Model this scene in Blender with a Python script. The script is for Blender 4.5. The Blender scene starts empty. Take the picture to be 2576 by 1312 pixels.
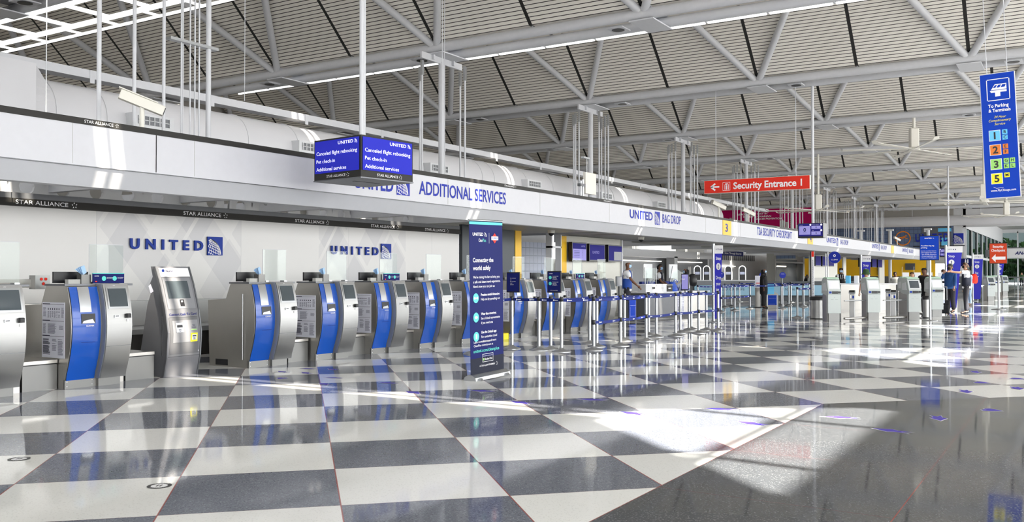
import bpy, math, random
from math import sin, cos, pi, radians as R, atan, sqrt, floor
from mathutils import Vector, Matrix
random.seed(4)
SC = bpy.context.scene
COL = SC.collection
# ---------------------------------------------------------------- camera
cam = bpy.data.cameras.new('camera'); camo = bpy.data.objects.new('camera', cam); COL.objects.link(camo)
camo.location = (0, 0, 1.4)
pitch = atan(32/2290)
camo.rotation_euler = (pi/2 + pitch, 0, R(32) - pi/2)
cam.sensor_width = 36; cam.lens = 2290/2576*36; cam.clip_end = 600; cam.clip_start = .05
SC.camera = camo
# ---------------------------------------------------------------- light
w = bpy.data.worlds.new('world'); SC.world = w; w.use_nodes = True
wn = w.node_tree; bg = wn.nodes['Background']
# bright upper sky, dimmer paving and buildings below the horizon
_g = wn.nodes.new('ShaderNodeTexCoord'); _s = wn.nodes.new('ShaderNodeSeparateXYZ'); _r = wn.nodes.new('ShaderNodeValToRGB'); _a = wn.nodes.new('ShaderNodeMath')
_a.operation = 'MULTIPLY_ADD'; _a.inputs[1].default_value = .5; _a.inputs[2].default_value = .5
wn.links.new(_g.outputs['Generated'], _s.inputs[0]); wn.links.new(_s.outputs[2], _a.inputs[0]); wn.links.new(_a.outputs[0], _r.inputs[0]); wn.links.new(_r.outputs[0], bg.inputs[0])
_r.color_ramp.elements[0].position = .49; _r.color_ramp.elements[0].color = (.54, .53, .52, 1); _r.color_ramp.elements[1].position = .53; _r.color_ramp.elements[1].color = (.965, .98, 1, 1)
bg.inputs[1].default_value = 10.5
sd = bpy.data.lights.new('sun', 'SUN'); so = bpy.data.objects.new('sun', sd); COL.objects.link(so)
sd.energy = 32; sd.angle = R(.5); sd.color = (1, .95, .86)
so.rotation_euler = Vector((.12, 1.25, -1)).to_track_quat('-Z', 'Y').to_euler()
SC.view_settings.view_transform = 'Standard'; SC.view_settings.look = 'None'
SC.view_settings.exposure = 0.22; SC.view_settings.gamma = 1; SC.view_settings.use_curve_mapping = False

# ---------------------------------------------------------------- materials
MT = {}
def mat(name, col=(.8, .8, .8), rough=.5, metal=0., emit=0., alpha=1., noise=0., nscale=8., spec=.35, bump=0., coat=0.):
    if name in MT: return MT[name]
    m = bpy.data.materials.new(name); m.use_nodes = True; nt = m.node_tree; b = nt.nodes['Principled BSDF']
    b.inputs['Base Color'].default_value = (*col, 1); b.inputs['Roughness'].default_value = rough
    b.inputs['Metallic'].default_value = metal; b.inputs['Specular IOR Level'].default_value = spec
    b.inputs['Coat Weight'].default_value = coat
    if emit:
        b.inputs['Emission Color'].default_value = (*col, 1); b.inputs['Emission Strength'].default_value = emit
    n = nt.nodes.new('ShaderNodeTexNoise'); n.inputs['Scale'].default_value = nscale; n.inputs['Detail'].default_value = 3
    tc = nt.nodes.new('ShaderNodeTexCoord'); nt.links.new(tc.outputs['Object'], n.inputs['Vector'])
    mx = nt.nodes.new('ShaderNodeMix'); mx.data_type = 'RGBA'; mx.blend_type = 'MIX'
    f = max(noise, .03)
    mx.inputs['A'].default_value = (*[c*(1-f) for c in col], 1); mx.inputs['B'].default_value = (*[min(1, c*(1+f)) for c in col], 1)
    nt.links.new(n.outputs['Fac'], mx.inputs['Factor']); nt.links.new(mx.outputs['Result'], b.inputs['Base Color'])
    if bump:
        bp = nt.nodes.new('ShaderNodeBump'); bp.inputs['Strength'].default_value = bump; bp.inputs['Distance'].default_value = .02
        nt.links.new(n.outputs['Fac'], bp.inputs['Height']); nt.links.new(bp.outputs['Normal'], b.inputs['Normal'])
    MT[name] = m; return m

def mathn(nt, op, a, b=None, c=None):
    n = nt.nodes.new('ShaderNodeMath'); n.operation = op
    for i, v in enumerate((a, b, c)):
        if v is None: continue
        if hasattr(v, 'is_linked') or hasattr(v, 'links'): nt.links.new(v, n.inputs[i])
        else: n.inputs[i].default_value = v
    return n.outputs[0]
def mixc(nt, f, a, b):
    n = nt.nodes.new('ShaderNodeMix'); n.data_type = 'RGBA'
    for k, v in (('Factor', f), ('A', a), ('B', b)):
        if isinstance(v, tuple): n.inputs[k].default_value = (*v, 1)
        elif isinstance(v, float): n.inputs[k].default_value = v
        else: nt.links.new(v, n.inputs[k])
    return n.outputs['Result']
def newmat(name):
    m = bpy.data.materials.new(name); m.use_nodes = True; nt = m.node_tree
    g = nt.nodes.new('ShaderNodeNewGeometry'); s = nt.nodes.new('ShaderNodeSeparateXYZ'); nt.links.new(g.outputs['Position'], s.inputs[0])
    MT[name] = m
    return m, nt, nt.nodes['Principled BSDF'], s.outputs[0], s.outputs[1], s.outputs[2], g

def line(nt, coord, off, pitch, hw):   # 1 where coord is within hw of off + k*pitch
    t = mathn(nt, 'DIVIDE', mathn(nt, 'SUBTRACT', coord, off), pitch)
    t = mathn(nt, 'SUBTRACT', t, mathn(nt, 'ROUND', t))
    return mathn(nt, 'LESS_THAN', mathn(nt, 'ABSOLUTE', t), hw/pitch)

def floor_mat():
    m, nt, b, x, y, z, g = newmat('terrazzo')
    q = 1/sqrt(2)
    u = mathn(nt, 'MULTIPLY', mathn(nt, 'ADD', x, y), q); v = mathn(nt, 'MULTIPLY', mathn(nt, 'SUBTRACT', y, x), q)
    iu = mathn(nt, 'FLOOR', mathn(nt, 'DIVIDE', mathn(nt, 'SUBTRACT', u, 5.62), 1.0525))
    iv = mathn(nt, 'FLOOR', mathn(nt, 'DIVIDE', mathn(nt, 'ADD', v, .235), 1.0475))
    par = mathn(nt, 'FLOORED_MODULO', mathn(nt, 'ADD', iu, iv), 2.0)
    vo = nt.nodes.new('ShaderNodeTexVoronoi'); vo.inputs['Scale'].default_value = 130; nt.links.new(g.outputs['Position'], vo.inputs['Vector'])
    no = nt.nodes.new('ShaderNodeTexNoise'); no.inputs['Scale'].default_value = 60; no.inputs['Detail'].default_value = 4; nt.links.new(g.outputs['Position'], no.inputs['Vector'])
    spk = nt.nodes.new('ShaderNodeSeparateColor'); nt.links.new(vo.outputs['Color'], spk.inputs[0])
    s1 = mathn(nt, 'GREATER_THAN', spk.outputs[0], .86)
    s2 = mathn(nt, 'LESS_THAN', spk.outputs[1], .1)
    white = mixc(nt, mathn(nt, 'MULTIPLY', s2, .30), (.84, .845, .82), (.52, .52, .5))
    dark = mixc(nt, mathn(nt, 'MULTIPLY', s1, .22), (.17, .185, .225), (.58, .6, .63))
    dark = mixc(nt, mathn(nt, 'MULTIPLY', s2, .6), dark, (.06, .065, .08))
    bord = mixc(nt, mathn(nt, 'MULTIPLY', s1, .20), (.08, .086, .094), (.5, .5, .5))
    chk = mixc(nt, par, PAR[0] and white or dark, PAR[0] and dark or white)
    # slab to slab tone variation
    wn_ = nt.nodes.new('ShaderNodeTexWhiteNoise'); cb = nt.nodes.new('ShaderNodeCombineXYZ')
    nt.links.new(iu, cb.inputs[0]); nt.links.new(iv, cb.inputs[1]); nt.links.new(cb.outputs[0], wn_.inputs['Vector'])
    hsv = nt.nodes.new('ShaderNodeHueSaturation'); nt.links.new(chk, hsv.inputs['Color'])
    nt.links.new(mathn(nt, 'MULTIPLY_ADD', wn_.outputs['Value'], .1, .95), hsv.inputs['Value'])
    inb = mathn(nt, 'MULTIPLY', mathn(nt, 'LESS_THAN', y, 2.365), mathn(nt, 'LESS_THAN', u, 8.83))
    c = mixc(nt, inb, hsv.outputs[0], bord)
    out = mathn(nt, 'SUBTRACT', 1.0, inb)
    red = (.33, .05, .035)
    vl = mathn(nt, 'MULTIPLY', line(nt, v, -.235, 1.0475, .0045), out)
    ul = mathn(nt, 'MULTIPLY', line(nt, u, 5.62, 1.0525, .002), out)
    c = mixc(nt, mathn(nt, 'MULTIPLY', vl, .8), c, red)
    c = mixc(nt, mathn(nt, 'MULTIPLY', ul, .6), c, (.3, .1, .08))
    yl = mathn(nt, 'LESS_THAN', mathn(nt, 'ABSOLUTE', mathn(nt, 'SUBTRACT', y, .92)), .004)
    yb = mathn(nt, 'LESS_THAN', mathn(nt, 'ABSOLUTE', mathn(nt, 'SUBTRACT', y, 2.365)), .004)
    xl = mathn(nt, 'MULTIPLY', line(nt, x, 5.6, 1.49, .003), mathn(nt, 'GREATER_THAN', y, .92))
    bl = mathn(nt, 'MULTIPLY', mathn(nt, 'MAXIMUM', mathn(nt, 'MAXIMUM', yl, yb), mathn(nt, 'MULTIPLY', xl, .5)), mathn(nt, 'LESS_THAN', u, 8.83))
    bl = mathn(nt, 'MULTIPLY', bl, mathn(nt, 'LESS_THAN', y, 2.375))
    c = mixc(nt, mathn(nt, 'MULTIPLY', bl, .7), c, red)
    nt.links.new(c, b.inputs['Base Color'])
    b.inputs['Roughness'].default_value = .055; b.inputs['IOR'].default_value = 1.27
    b.inputs['Coat Weight'].default_value = .0; b.inputs['Coat Roughness'].default_value = .04
    n2 = nt.nodes.new('ShaderNodeTexNoise'); n2.inputs['Scale'].default_value = 2.2; n2.inputs['Detail'].default_value = 2
    nt.links.new(g.outputs['Position'], n2.inputs['Vector'])
    bp = nt.nodes.new('ShaderNodeBump'); bp.inputs['Strength'].default_value = .03; bp.inputs['Distance'].default_value = .01
    nt.links.new(n2.outputs['Fac'], bp.inputs['Height']); nt.links.new(bp.outputs['Normal'], b.inputs['Normal']); nt.links.new(bp.outputs['Normal'], b.inputs['Coat Normal'])
    return m
PAR = [False]

def ceil_mat():
    m, nt, b, x, y, z, g = newmat('ceiling_slats')
    sl = line(nt, z, 0.0, .0787, .0075)
    bk = line(nt, y, 2.7, 3.085, .05)
    n = nt.nodes.new('ShaderNodeTexNoise'); n.inputs['Scale'].default_value = .7; nt.links.new(g.outputs['Position'], n.inputs['Vector'])
    base = mixc(nt, n.outputs['Fac'], (.80, .765, .70), (.86, .83, .77))
    c = mixc(nt, sl, base, (.03, .028, .025)); c = mixc(nt, bk, c, (.012, .011, .01))
    nt.links.new(c, b.inputs['Base Color']); b.inputs['Roughness'].default_value = .6
    return m

def feature_mat():     # white laminate wall with overlapping pale grey diamonds printed in two places
    m, nt, b, x, y, z, g = newmat('feature_wall')
    a = mathn(nt, 'ADD', mathn(nt, 'MULTIPLY', x, .72), mathn(nt, 'MULTIPLY', z, .62)); d = mathn(nt, 'SUBTRACT', mathn(nt, 'MULTIPLY', x, .80), mathn(nt, 'MULTIPLY', z, .55))
    fa = mathn(nt, 'FLOORED_MODULO', mathn(nt, 'FLOOR', mathn(nt, 'DIVIDE', a, .62)), 2.0)
    fd = mathn(nt, 'FLOORED_MODULO', mathn(nt, 'FLOOR', mathn(nt, 'DIVIDE', d, .50)), 2.0)
    t = mathn(nt, 'MULTIPLY', mathn(nt, 'ADD', fa, fd), .5)
    l1 = line(nt, a, .1, 1.24, .05); l2 = line(nt, d, .2, 1.5, .035)
    t = mathn(nt, 'MULTIPLY', t, mathn(nt, 'SUBTRACT', 1.0, mathn(nt, 'MAXIMUM', l1, l2)))
    def rng(lo, hi): return mathn(nt, 'MULTIPLY', mathn(nt, 'GREATER_THAN', x, lo), mathn(nt, 'LESS_THAN', x, hi))
    k = mathn(nt, 'MAXIMUM', rng(9.25, 12.35), rng(14.5, 17.5))
    t = mathn(nt, 'MULTIPLY', t, k)
    c = mixc(nt, t, (.56, .55, .535), (.44, .435, .445))
    c = mixc(nt, line(nt, x, 3.05, 3.1, .004), c, (.4, .4, .4))
    nt.links.new(c, b.inputs['Base Color']); b.inputs['Roughness'].default_value = .28
    return m
def tile_mat(name, c0, c1, p=.42):
    m, nt, b, x, y, z, g = newmat(name)
    l = mathn(nt, 'MAXIMUM', line(nt, z, 0, p, .018), mathn(nt, 'MAXIMUM', line(nt, y, .1, p, .018), 0.0))
    l = mathn(nt, 'MAXIMUM', l, mathn(nt, 'MULTIPLY', line(nt, x, .1, p, .018), mathn(nt, 'LESS_THAN', x, 90.0)))
    nt.links.new(mixc(nt, l, c0, c1), b.inputs['Base Color']); b.inputs['Roughness'].default_value = .3
    return m
def steel_mat():
    m = mat('steel', (.35, .35, .345), .3, 1., noise=.12, nscale=1.5)
    nt = m.node_tree; b = nt.nodes['Principled BSDF']
    tc = nt.nodes.new('ShaderNodeTexCoord'); mp = nt.nodes.new('ShaderNodeMapping'); mp.inputs['Scale'].default_value = (1.5, 1.5, 160)
    n = nt.nodes.new('ShaderNodeTexNoise'); n.inputs['Scale'].default_value = 2
    nt.links.new(tc.outputs['Object'], mp.inputs[0]); nt.links.new(mp.outputs[0], n.inputs['Vector'])
    nt.links.new(mathn(nt, 'MULTIPLY_ADD', n.outputs['Fac'], .22, .32), b.inputs['Roughness'])
    return m
def glass_mat(name, tint, refl=.08):
    m = bpy.data.materials.new(name); m.use_nodes = True; nt = m.node_tree; nt.nodes.remove(nt.nodes['Principled BSDF'])
    o = nt.nodes['Material Output']; t = nt.nodes.new('ShaderNodeBsdfTransparent'); gl = nt.nodes.new('ShaderNodeBsdfGlossy')
    t.inputs[0].default_value = (*tint, 1); gl.inputs['Roughness'].default_value = .02
    lw = nt.nodes.new('ShaderNodeLayerWeight'); lw.inputs[0].default_value = .35
    mx = nt.nodes.new('ShaderNodeMixShader')
    nt.links.new(mathn(nt, 'MULTIPLY_ADD', lw.outputs['Fresnel'], .025, refl*.2), mx.inputs[0])
    nt.links.new(t.outputs[0], mx.inputs[1]); nt.links.new(gl.outputs[0], mx.inputs[2]); nt.links.new(mx.outputs[0], o.inputs[0])
    MT[name] = m; return m
floor_mat(); ceil_mat(); feature_mat(); tile_mat('blue_tile', (.12, .17, .29), (.055, .075, .13)); steel_mat()
tile_mat('pale_tile', (.46, .52, .68), (.2, .26, .4), .3)
glass_mat('glass', (.93, .96, .95)); glass_mat('window_glass', (.92, .92, .91), .2); glass_mat('skylight_glass', (.76, .74, .71), .1); glass_mat('tinted_glass', (.13, .15, .15), .1)
mat('white', (.57, .575, .61), .5); mat('soffit', (.52, .53, .56), .45); mat('tube', (.57, .58, .61), .4, noise=.05)
mat('duct', (.62, .62, .645), .3, noise=.05, nscale=1); mat('black_trim', (.02, .019, .017), .5, spec=.25); mat('black', (.012, .012, .014), .35)
mat('navy', (.008, .013, .11), .55, spec=.12); mat('united_blue', (.008, .035, .27), .5, spec=.2); mat('letter_blue', (.015, .03, .34), .5, spec=.2)
mat('panel_blue', (.008, .075, .40), .2, coat=.3); mat('white_ink', (.85, .85, .87), .5); mat('pale_ink', (.62, .66, .85), .5)
mat('teal', (.10, .62, .55), .5); mat('yellow', (.86, .50, .02), .45); mat('bright_yellow', (.85, .75, .02), .45)
mat('gunmetal', (.13, .135, .145), .35, .4, noise=.08); mat('kiosk_grey', (.25, .265, .29), .38, .35); mat('machine_grey', (.15, .152, .165), .5, .1); mat('machine_silver', (.20, .205, .22), .6, .1)
mat('dark_steel', (.42, .405, .38), .34, .85, noise=.15, nscale=1.2); mat('satin', (.38, .39, .40), .3, .9)
mat('steel_mid', (.17, .17, .165), .42, .85, noise=.12, nscale=1.5); mat('screen_off', (.06, .075, .085), .12); mat('screen_blue', (.018, .022, .36), .5, emit=.42, spec=.1); mat('screen_white', (.80, .80, .95), .2, emit=.6)
mat('screen_lilac', (.30, .28, .62), .6, emit=.25, spec=.1); mat('screen_indigo', (.018, .016, .17), .6, emit=.2, spec=.1)
mat('paper', (.76, .77, .86), .6); mat('ink', (.16, .16, .24), .6); mat('ink_dark', (.05, .05, .09), .6)
mat('belt', (.006, .018, .16), .6, spec=.2); mat('red', (.72, .035, .02), .5, spec=.15); mat('brick_red', (.58, .06, .02), .5, spec=.15); mat('magenta', (.40, .0, .085), .6, spec=.15)
mat('sign_blue', (.004, .045, .42), .5, spec=.15); mat('purple', (.075, .05, .42), .5, spec=.2); mat('kiosk_body', (.46, .50, .49), .45); mat('mint', (.55, .78, .62), .4)
mat('skin_brown', (.16, .075, .045), .5); mat('skin_tan', (.55, .30, .20), .5); mat('skin_dark', (.085, .045, .03), .5)
mat('hair_black', (.01, .009, .009), .6); mat('hair_brown', (.05, .026, .014), .6); mat('cloth_black', (.010, .010, .012), .8); mat('cloth_white', (.75, .76, .80), .75)
mat('cloth_blue', (.02, .075, .36), .7); mat('shirt_blue', (.02, .075, .24), .8); mat('trouser', (.022, .022, .03), .8); mat('mask_blue', (.38, .58, .82), .6)
mat('cloth_navy', (.015, .018, .035), .8); mat('hat_green', (.04, .09, .035), .85); mat('cap_grey', (.055, .055, .05), .8); mat('denim', (.25, .36, .55), .8)
mat('grey_wall', (.065, .075, .085), .45); mat('cream', (.66, .65, .58), .4); mat('warm_grey', (.42, .42, .40), .5); mat('frame_white', (.62, .63, .65), .45)
mat('lamp', (1, .93, .82), .4, emit=3); mat('glow_white', (1, 1, 1), .4, emit=1.6); mat('leaf', (.10, .22, .06), .8, noise=.5, nscale=1.2, bump=.6); mat('trunk', (.10, .07, .05), .9)  # the white emission also stands in for sunlight on roof strips and lattice
mat('orange', (.80, .22, .01), .5); mat('dim_blue_panel', (.28, .48, .62), .5); mat('bag_blue', (.015, .07, .42), .45, noise=.3, nscale=14)
mat('cyan', (.13, .52, .85), .5); mat('sign_orange', (.72, .20, .03), .5); mat('lime', (.32, .66, .16), .5)
mat('machine_dark', (.10, .102, .11), .6); mat('decal_black', (.03, .03, .03), .4); mat('ghost', (.16, .16, .16), .3); mat('fan_white', (.72, .70, .64), .45); mat('red_lcd', (.7, .03, .03), .4); mat('gable', (.34, .33, .31), .6)

# ---------------------------------------------------------------- mesh builder
class MB:
    def __init__(s): s.v = []; s.f = []; s.m = []; s.k = 0; s.sm = []; s.g = []; s.cg = 0
    def add(s, vs, fs, smooth=False, M=None):
        o = len(s.v)
        for p in vs:
            p = Vector(p); s.v.append(M @ p if M else p)
        for f in fs: s.f.append([i+o for i in f]); s.m.append(s.k); s.sm.append(smooth); s.g.append(s.cg)
        return s
    def mi(s, k): s.k = k; return s
    def box(s, x0, x1, y0, y1, z0, z1, M=None):
        s.cg += 1
        vs = [(x, y, z) for z in (z0, z1) for y in (y0, y1) for x in (x0, x1)]
        return s.add(vs, [(0, 2, 3, 1), (4, 5, 7, 6), (0, 1, 5, 4), (1, 3, 7, 5), (3, 2, 6, 7), (2, 0, 4, 6)], M=M)
    def bbox(s, x0, x1, y0, y1, z0, z1, c=.01, M=None):   # box with chamfered vertical and top edges
        s.cg += 1
        vs = []
        for (z, d) in ((z0, 0), (z1-c, 0), (z1, c)):
            X0, X1, Y0, Y1 = x0+d, x1-d, y0+d, y1-d
            vs += [(X0+c, Y0, z), (X1-c, Y0, z), (X1, Y0+c, z), (X1, Y1-c, z), (X1-c, Y1, z), (X0+c, Y1, z), (X0, Y1-c, z), (X0, Y0+c, z)]
        fs = [tuple(range(7, -1, -1)), tuple(range(16, 24))]
        for r in (0, 8):
            for i in range(8): j = (i+1) % 8; fs.append((r+i, r+j, r+8+j, r+8+i))
        return s.add(vs, fs, M=M)
    def tube(s, p, q, r, n=12, r2=None, cap=True):
        s.cg += 1
        p = Vector(p); q = Vector(q); d = (q-p).normalized(); a = d.orthogonal().normalized(); b = d.cross(a); r2 = r if r2 is None else r2
        vs = [p+(a*cos(2*pi*i/n)+b*sin(2*pi*i/n))*r for i in range(n)]+[q+(a*cos(2*pi*i/n)+b*sin(2*pi*i/n))*r2 for i in range(n)]
        s.add(vs, [(i, (i+1) % n, n+(i+1) % n, n+i) for i in range(n)], True)
        if cap: s.add(vs, [tuple(range(n-1, -1, -1)), tuple(range(n, 2*n))])
        return s
    def lathe(s, prof, c=(0, 0, 0), n=24, M=None):
        s.cg += 1
        vs = []; fs = []
        for (r, z) in prof:
            for i in range(n): vs.append((c[0]+r*cos(2*pi*i/n), c[1]+r*sin(2*pi*i/n), c[2]+z))
        for k in range(len(prof)-1):
            for i in range(n): j = (i+1) % n; fs.append((k*n+i, k*n+j, (k+1)*n+j, (k+1)*n+i))
        s.add(vs, fs, True, M)
        return s.add(vs, [tuple(range(n-1, -1, -1)), tuple(range((len(prof)-1)*n, len(prof)*n))], False, M)
    def prism(s, poly, a0, a1, axis='x', M=None, smooth=False):   # poly: (u,v) list; axis x: (y,z); y: (x,z); z: (x,y)
        s.cg += 1
        def P(u, v, a): return (a, u, v) if axis == 'x' else (u, a, v) if axis == 'y' else (u, v, a)
        n = len(poly); vs = [P(u, v, a0) for u, v in poly]+[P(u, v, a1) for u, v in poly]
        s.add(vs, [(i, (i+1) % n, n+(i+1) % n, n+i) for i in range(n)], smooth, M)
        return s.add(vs, [tuple(range(n-1, -1, -1)), tuple(range(n, 2*n))], False, M)
    def sheet(s, prof, x0, x1, off=0., M=None, smooth=True):     # curved skin: prof (y,z) swept in x
        s.cg += 1
        vs = []
        for (y, z) in prof: vs += [(x0, y+off, z), (x1, y+off, z)]
        return s.add(vs, [(2*i, 2*i+1, 2*i+3, 2*i+2) for i in range(len(prof)-1)], smooth, M)
    def ribbon(s, pts, wd, y=0.):   # flat stroke in xz plane
        for (a, b) in zip(pts[:-1], pts[1:]):
            dx, dz = b[0]-a[0], b[1]-a[1]; L = math.hypot(dx, dz)
            if L < 1e-7: continue
            nx, nz = -dz/L*wd/2, dx/L*wd/2
            s.add([(a[0]-nx, y, a[1]-nz), (b[0]-nx, y, b[1]-nz), (b[0]+nx, y, b[1]+nz), (a[0]+nx, y, a[1]+nz)], [(0, 1, 2, 3)])
        return s
    def disc(s, cx, cz, r, y=0., n=24, rz=None, r0=None):
        s.cg += 1
        rz = rz or r
        if r0 is None: return s.add([(cx+r*cos(2*pi*i/n), y, cz+rz*sin(2*pi*i/n)) for i in range(n)], [tuple(range(n))])
        k = r0/r
        vs = [(cx+r*cos(2*pi*i/n), y, cz+rz*sin(2*pi*i/n)) for i in range(n)]+[(cx+r*k*cos(2*pi*i/n), y, cz+rz*k*sin(2*pi*i/n)) for i in range(n)]
        return s.add(vs, [(i, (i+1) % n, n+(i+1) % n, n+i) for i in range(n)])
    def rect(s, x0, x1, z0, z1, y=0.): s.cg += 1; return s.add([(x0, y, z0), (x1, y, z0), (x1, y, z1), (x0, y, z1)], [(0, 1, 2, 3)])
    def text(s, t, x, z, h, y=-.004, w=None, al='l', bold=0, sp=1., slant=0.):
        s.cg += 1
        vs, fs, W = glyphs(t, bold, sp)
        k = h/.69; kx = k
        if w: kx = w/W
        x0 = x - (W*kx/2 if al == 'c' else W*kx if al == 'r' else 0)
        return s.add([(x0+a*kx+slant*b*k, y, z+b*k) for a, b in vs], fs)
    def build(s, name, mats, parent=None, loc=None, each=False):
        if each:      # one object for each piece that was added
            out = []
            for g in sorted(set(s.g)):
                t = MB(); ix = {}
                for f, m, sm, gg in zip(s.f, s.m, s.sm, s.g):
                    if gg != g: continue
                    for i in f:
                        if i not in ix: ix[i] = len(t.v); t.v.append(s.v[i])
                    t.f.append([ix[i] for i in f]); t.m.append(m); t.sm.append(sm)
                out.append(t.build(name, mats, parent, loc))
            return out
        me = bpy.data.meshes.new(name); me.from_pydata([tuple(v) for v in s.v], [], s.f)
        if isinstance(mats, str): mats = [mats]
        for m in mats: me.materials.append(MT[m])
        me.polygons.foreach_set('material_index', s.m); me.polygons.foreach_set('use_smooth', s.sm); me.update()
        o = bpy.data.objects.new(name, me); COL.objects.link(o)
        if parent: o.parent = parent
        if loc: o.location = loc
        return o
GC = {}
def glyphs(t, bold, sp):
    key = (t, bold, sp)
    if key in GC: return GC[key]
    cu = bpy.data.curves.new('t', 'FONT'); cu.body = t; cu.size = 1; cu.offset = bold*.012; cu.space_character = sp; cu.resolution_u = 3
    ob = bpy.data.objects.new('t', cu); me = bpy.data.meshes.new_from_object(ob)
    vs = [(v.co.x, v.co.y) for v in me.vertices]; fs = [tuple(p.vertices) for p in me.polygons]
    x0 = min(v[0] for v in vs); W = max(v[0] for v in vs)-x0
    vs = [(a-x0, b) for a, b in vs]
    bpy.data.objects.remove(ob); bpy.data.curves.remove(cu); bpy.data.meshes.remove(me)
    GC[key] = (vs, fs, W); return GC[key]

def globe(mb, x, z, s, y=-.004, k_line=1, dense=1, k_sq=None):
    """square airline emblem: tilted quarter globe of lines inside a square"""
    if k_sq is not None: mb.mi(k_sq).rect(x, x+s, z, z+s, y)
    mb.mi(k_line)
    cx, cz, r = .0, .0, .88
    def inside(p): return 0.02 < p[0] < .98 and .02 < p[1] < .98
    tl = R(28)
    def pt(la, lo):
        X = cos(la)*sin(lo); Y = sin(la); Z = cos(la)*cos(lo)
        Y2 = Y*cos(tl)+Z*sin(tl)*.0; x2 = X*cos(tl)-Y2*sin(tl)*0; 
        return (cx+r*(X*cos(R(-20))-Y*sin(R(-20))), cz+r*(X*sin(R(-20))+Y*cos(R(-20)))), Z
    nl = 10 if dense else 5
    for i in range(-1, nl+1):
        for fam in (0, 1):
            pts = []
            for j in range(0, 19):
                a = R(-20+i*100/nl); t = R(-40+j*140/18)
                (p, Z) = pt(a, t) if fam == 0 else pt(t, a)
                pts.append(p if (Z > -.05 and inside(p)) else None)
            seg = []
            for p in pts+[None]:
                if p is None:
                    if len(seg) > 1: mb.ribbon([(x+s*q[0], z+s*q[1]) for q in seg], s*(.026 if dense else .045), y-.002)
                    seg = []
                else: seg.append(p)
    return mb

def star(mb, x, z, s, y=-.004):
    for i in range(5):
        a = pi/2+2*pi*i/5; c, d = cos(a), sin(a); px, pz = x+c*s*.38, z+d*s*.38
        vs = [(px+c*s*.2, y, pz+d*s*.2), (px-d*s*.2, y, pz+c*s*.2), (px+d*s*.06-c*s*.1, y, pz-c*s*.06-d*s*.1)]
        mb.add(vs, [(0, 1, 2)])
    return mb

LAB = {}
def tag(o, label=None, cat=None, group=None, kind=None):
    if label: o['label'] = label
    if cat: o['category'] = cat
    if group: o['group'] = group
    if kind: o['kind'] = kind
    return o
def empty(name, loc, rz=0, label=None, cat=None, group=None):
    o = bpy.data.objects.new(name, None); COL.objects.link(o); o.location = loc; o.rotation_euler = (0, 0, rz); o.empty_display_size = .1
    return tag(o, label, cat, group)
def st(o):
    for q in (o if isinstance(o, list) else [o]): q['kind'] = 'structure'
    return o
def copy_tree(o, parent=None):
    c = o.copy(); COL.objects.link(c); c.parent = parent
    for ch in list(o.children): copy_tree(ch, c)
    return c
ORD = ['nearest', 'second', 'third', 'fourth', 'fifth', 'sixth', 'seventh', 'eighth', 'ninth', 'tenth', 'eleventh', 'twelfth', 'thirteenth', 'fourteenth', 'fifteenth', 'sixteenth', 'seventeenth', 'eighteenth', 'nineteenth', 'twentieth', 'twenty-first', 'twenty-second', 'twenty-third', 'twenty-fourth', 'twenty-fifth']

# ================================================================ building shell
XF = 100.0; XB = -10.0; YR = -10.3; YL = 33.0
st(MB().add([(XB, YR, 0), (XF+60, YR, 0), (XF+60, YL, 0), (XB, YL, 0), (XB, YR, -.3), (XF+60, YR, -.3), (XF+60, YL, -.3), (XB, YL, -.3)],
            [(0, 1, 2, 3), (7, 6, 5, 4), (0, 4, 5, 1), (1, 5, 6, 2), (2, 6, 7, 3), (3, 7, 4, 0)]).build('floor', 'terrazzo'))
SP = 9.15; RIDGE0 = 6.87; ZV = 7.78; ZR = 11.35; HB = SP/2
mb = MB()
def quad(a, b, c, d): mb.add([a, b, c, d], [(0, 1, 2, 3)])
for k in range(-2, 11):
    xr = RIDGE0+SP*k; xv0 = xr-HB+.55; xv1 = xr+HB-.55
    g0, g1 = .40, .06
    # slopes (two skins, 12 cm apart), valley strip, and the centre strip of the ridge skylight
    for dz in (0, .12):
        mb.add([(xv0, YR, ZV+dz), (xv0, YL, ZV+dz), (xr-g0, YL, ZR+dz), (xr-g0, YR, ZR+dz)], [(0, 1, 2, 3)])
        mb.add([(xr+g0, YR, ZR+dz), (xr+g0, YL, ZR+dz), (xv1, YL, ZV+dz), (xv1, YR, ZV+dz)], [(0, 1, 2, 3)])
        mb.add([(xv1, YR, ZV+dz), (xv1, YL, ZV+dz), (xv1+1.1, YL, ZV+dz), (xv1+1.1, YR, ZV+dz)], [(0, 1, 2, 3)])
    mb.box(xr-g1, xr+g1, YR, YL, ZR-.02, ZR+.12)
    mb.box(xr-g0, xr-.19, YR, YL, ZR-.02, ZR+.12); mb.box(xr+.19, xr+g0, YR, YL, ZR-.02, ZR+.12)
    yy = 2.7-3.085*4
    while yy < YL:
        mb.box(xr-g0, xr+g0, yy-.05, yy+.05, ZR-.02, ZR+.1); yy += 3.085
st(mb.build('ceiling', 'ceiling_slats'))
mb = MB()
for k in range(-2, 11): mb.box(RIDGE0+SP*k-.4, RIDGE0+SP*k+.4, YR, YL, ZR+.13, ZR+.14)
st(mb.build('window_skylights', 'skylight_glass'))
st(MB().box(XF+50.1, XF+50.12, YR, 9.9, .1, 7.3).build('window_end_glass', 'tinted_glass'))
# left gable wall closing the folds
mb = MB()
mb.box(XB, XF, YL, YL+.2, 0, ZR+.3)
st(mb.build('wall_left', 'gable'))
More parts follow.
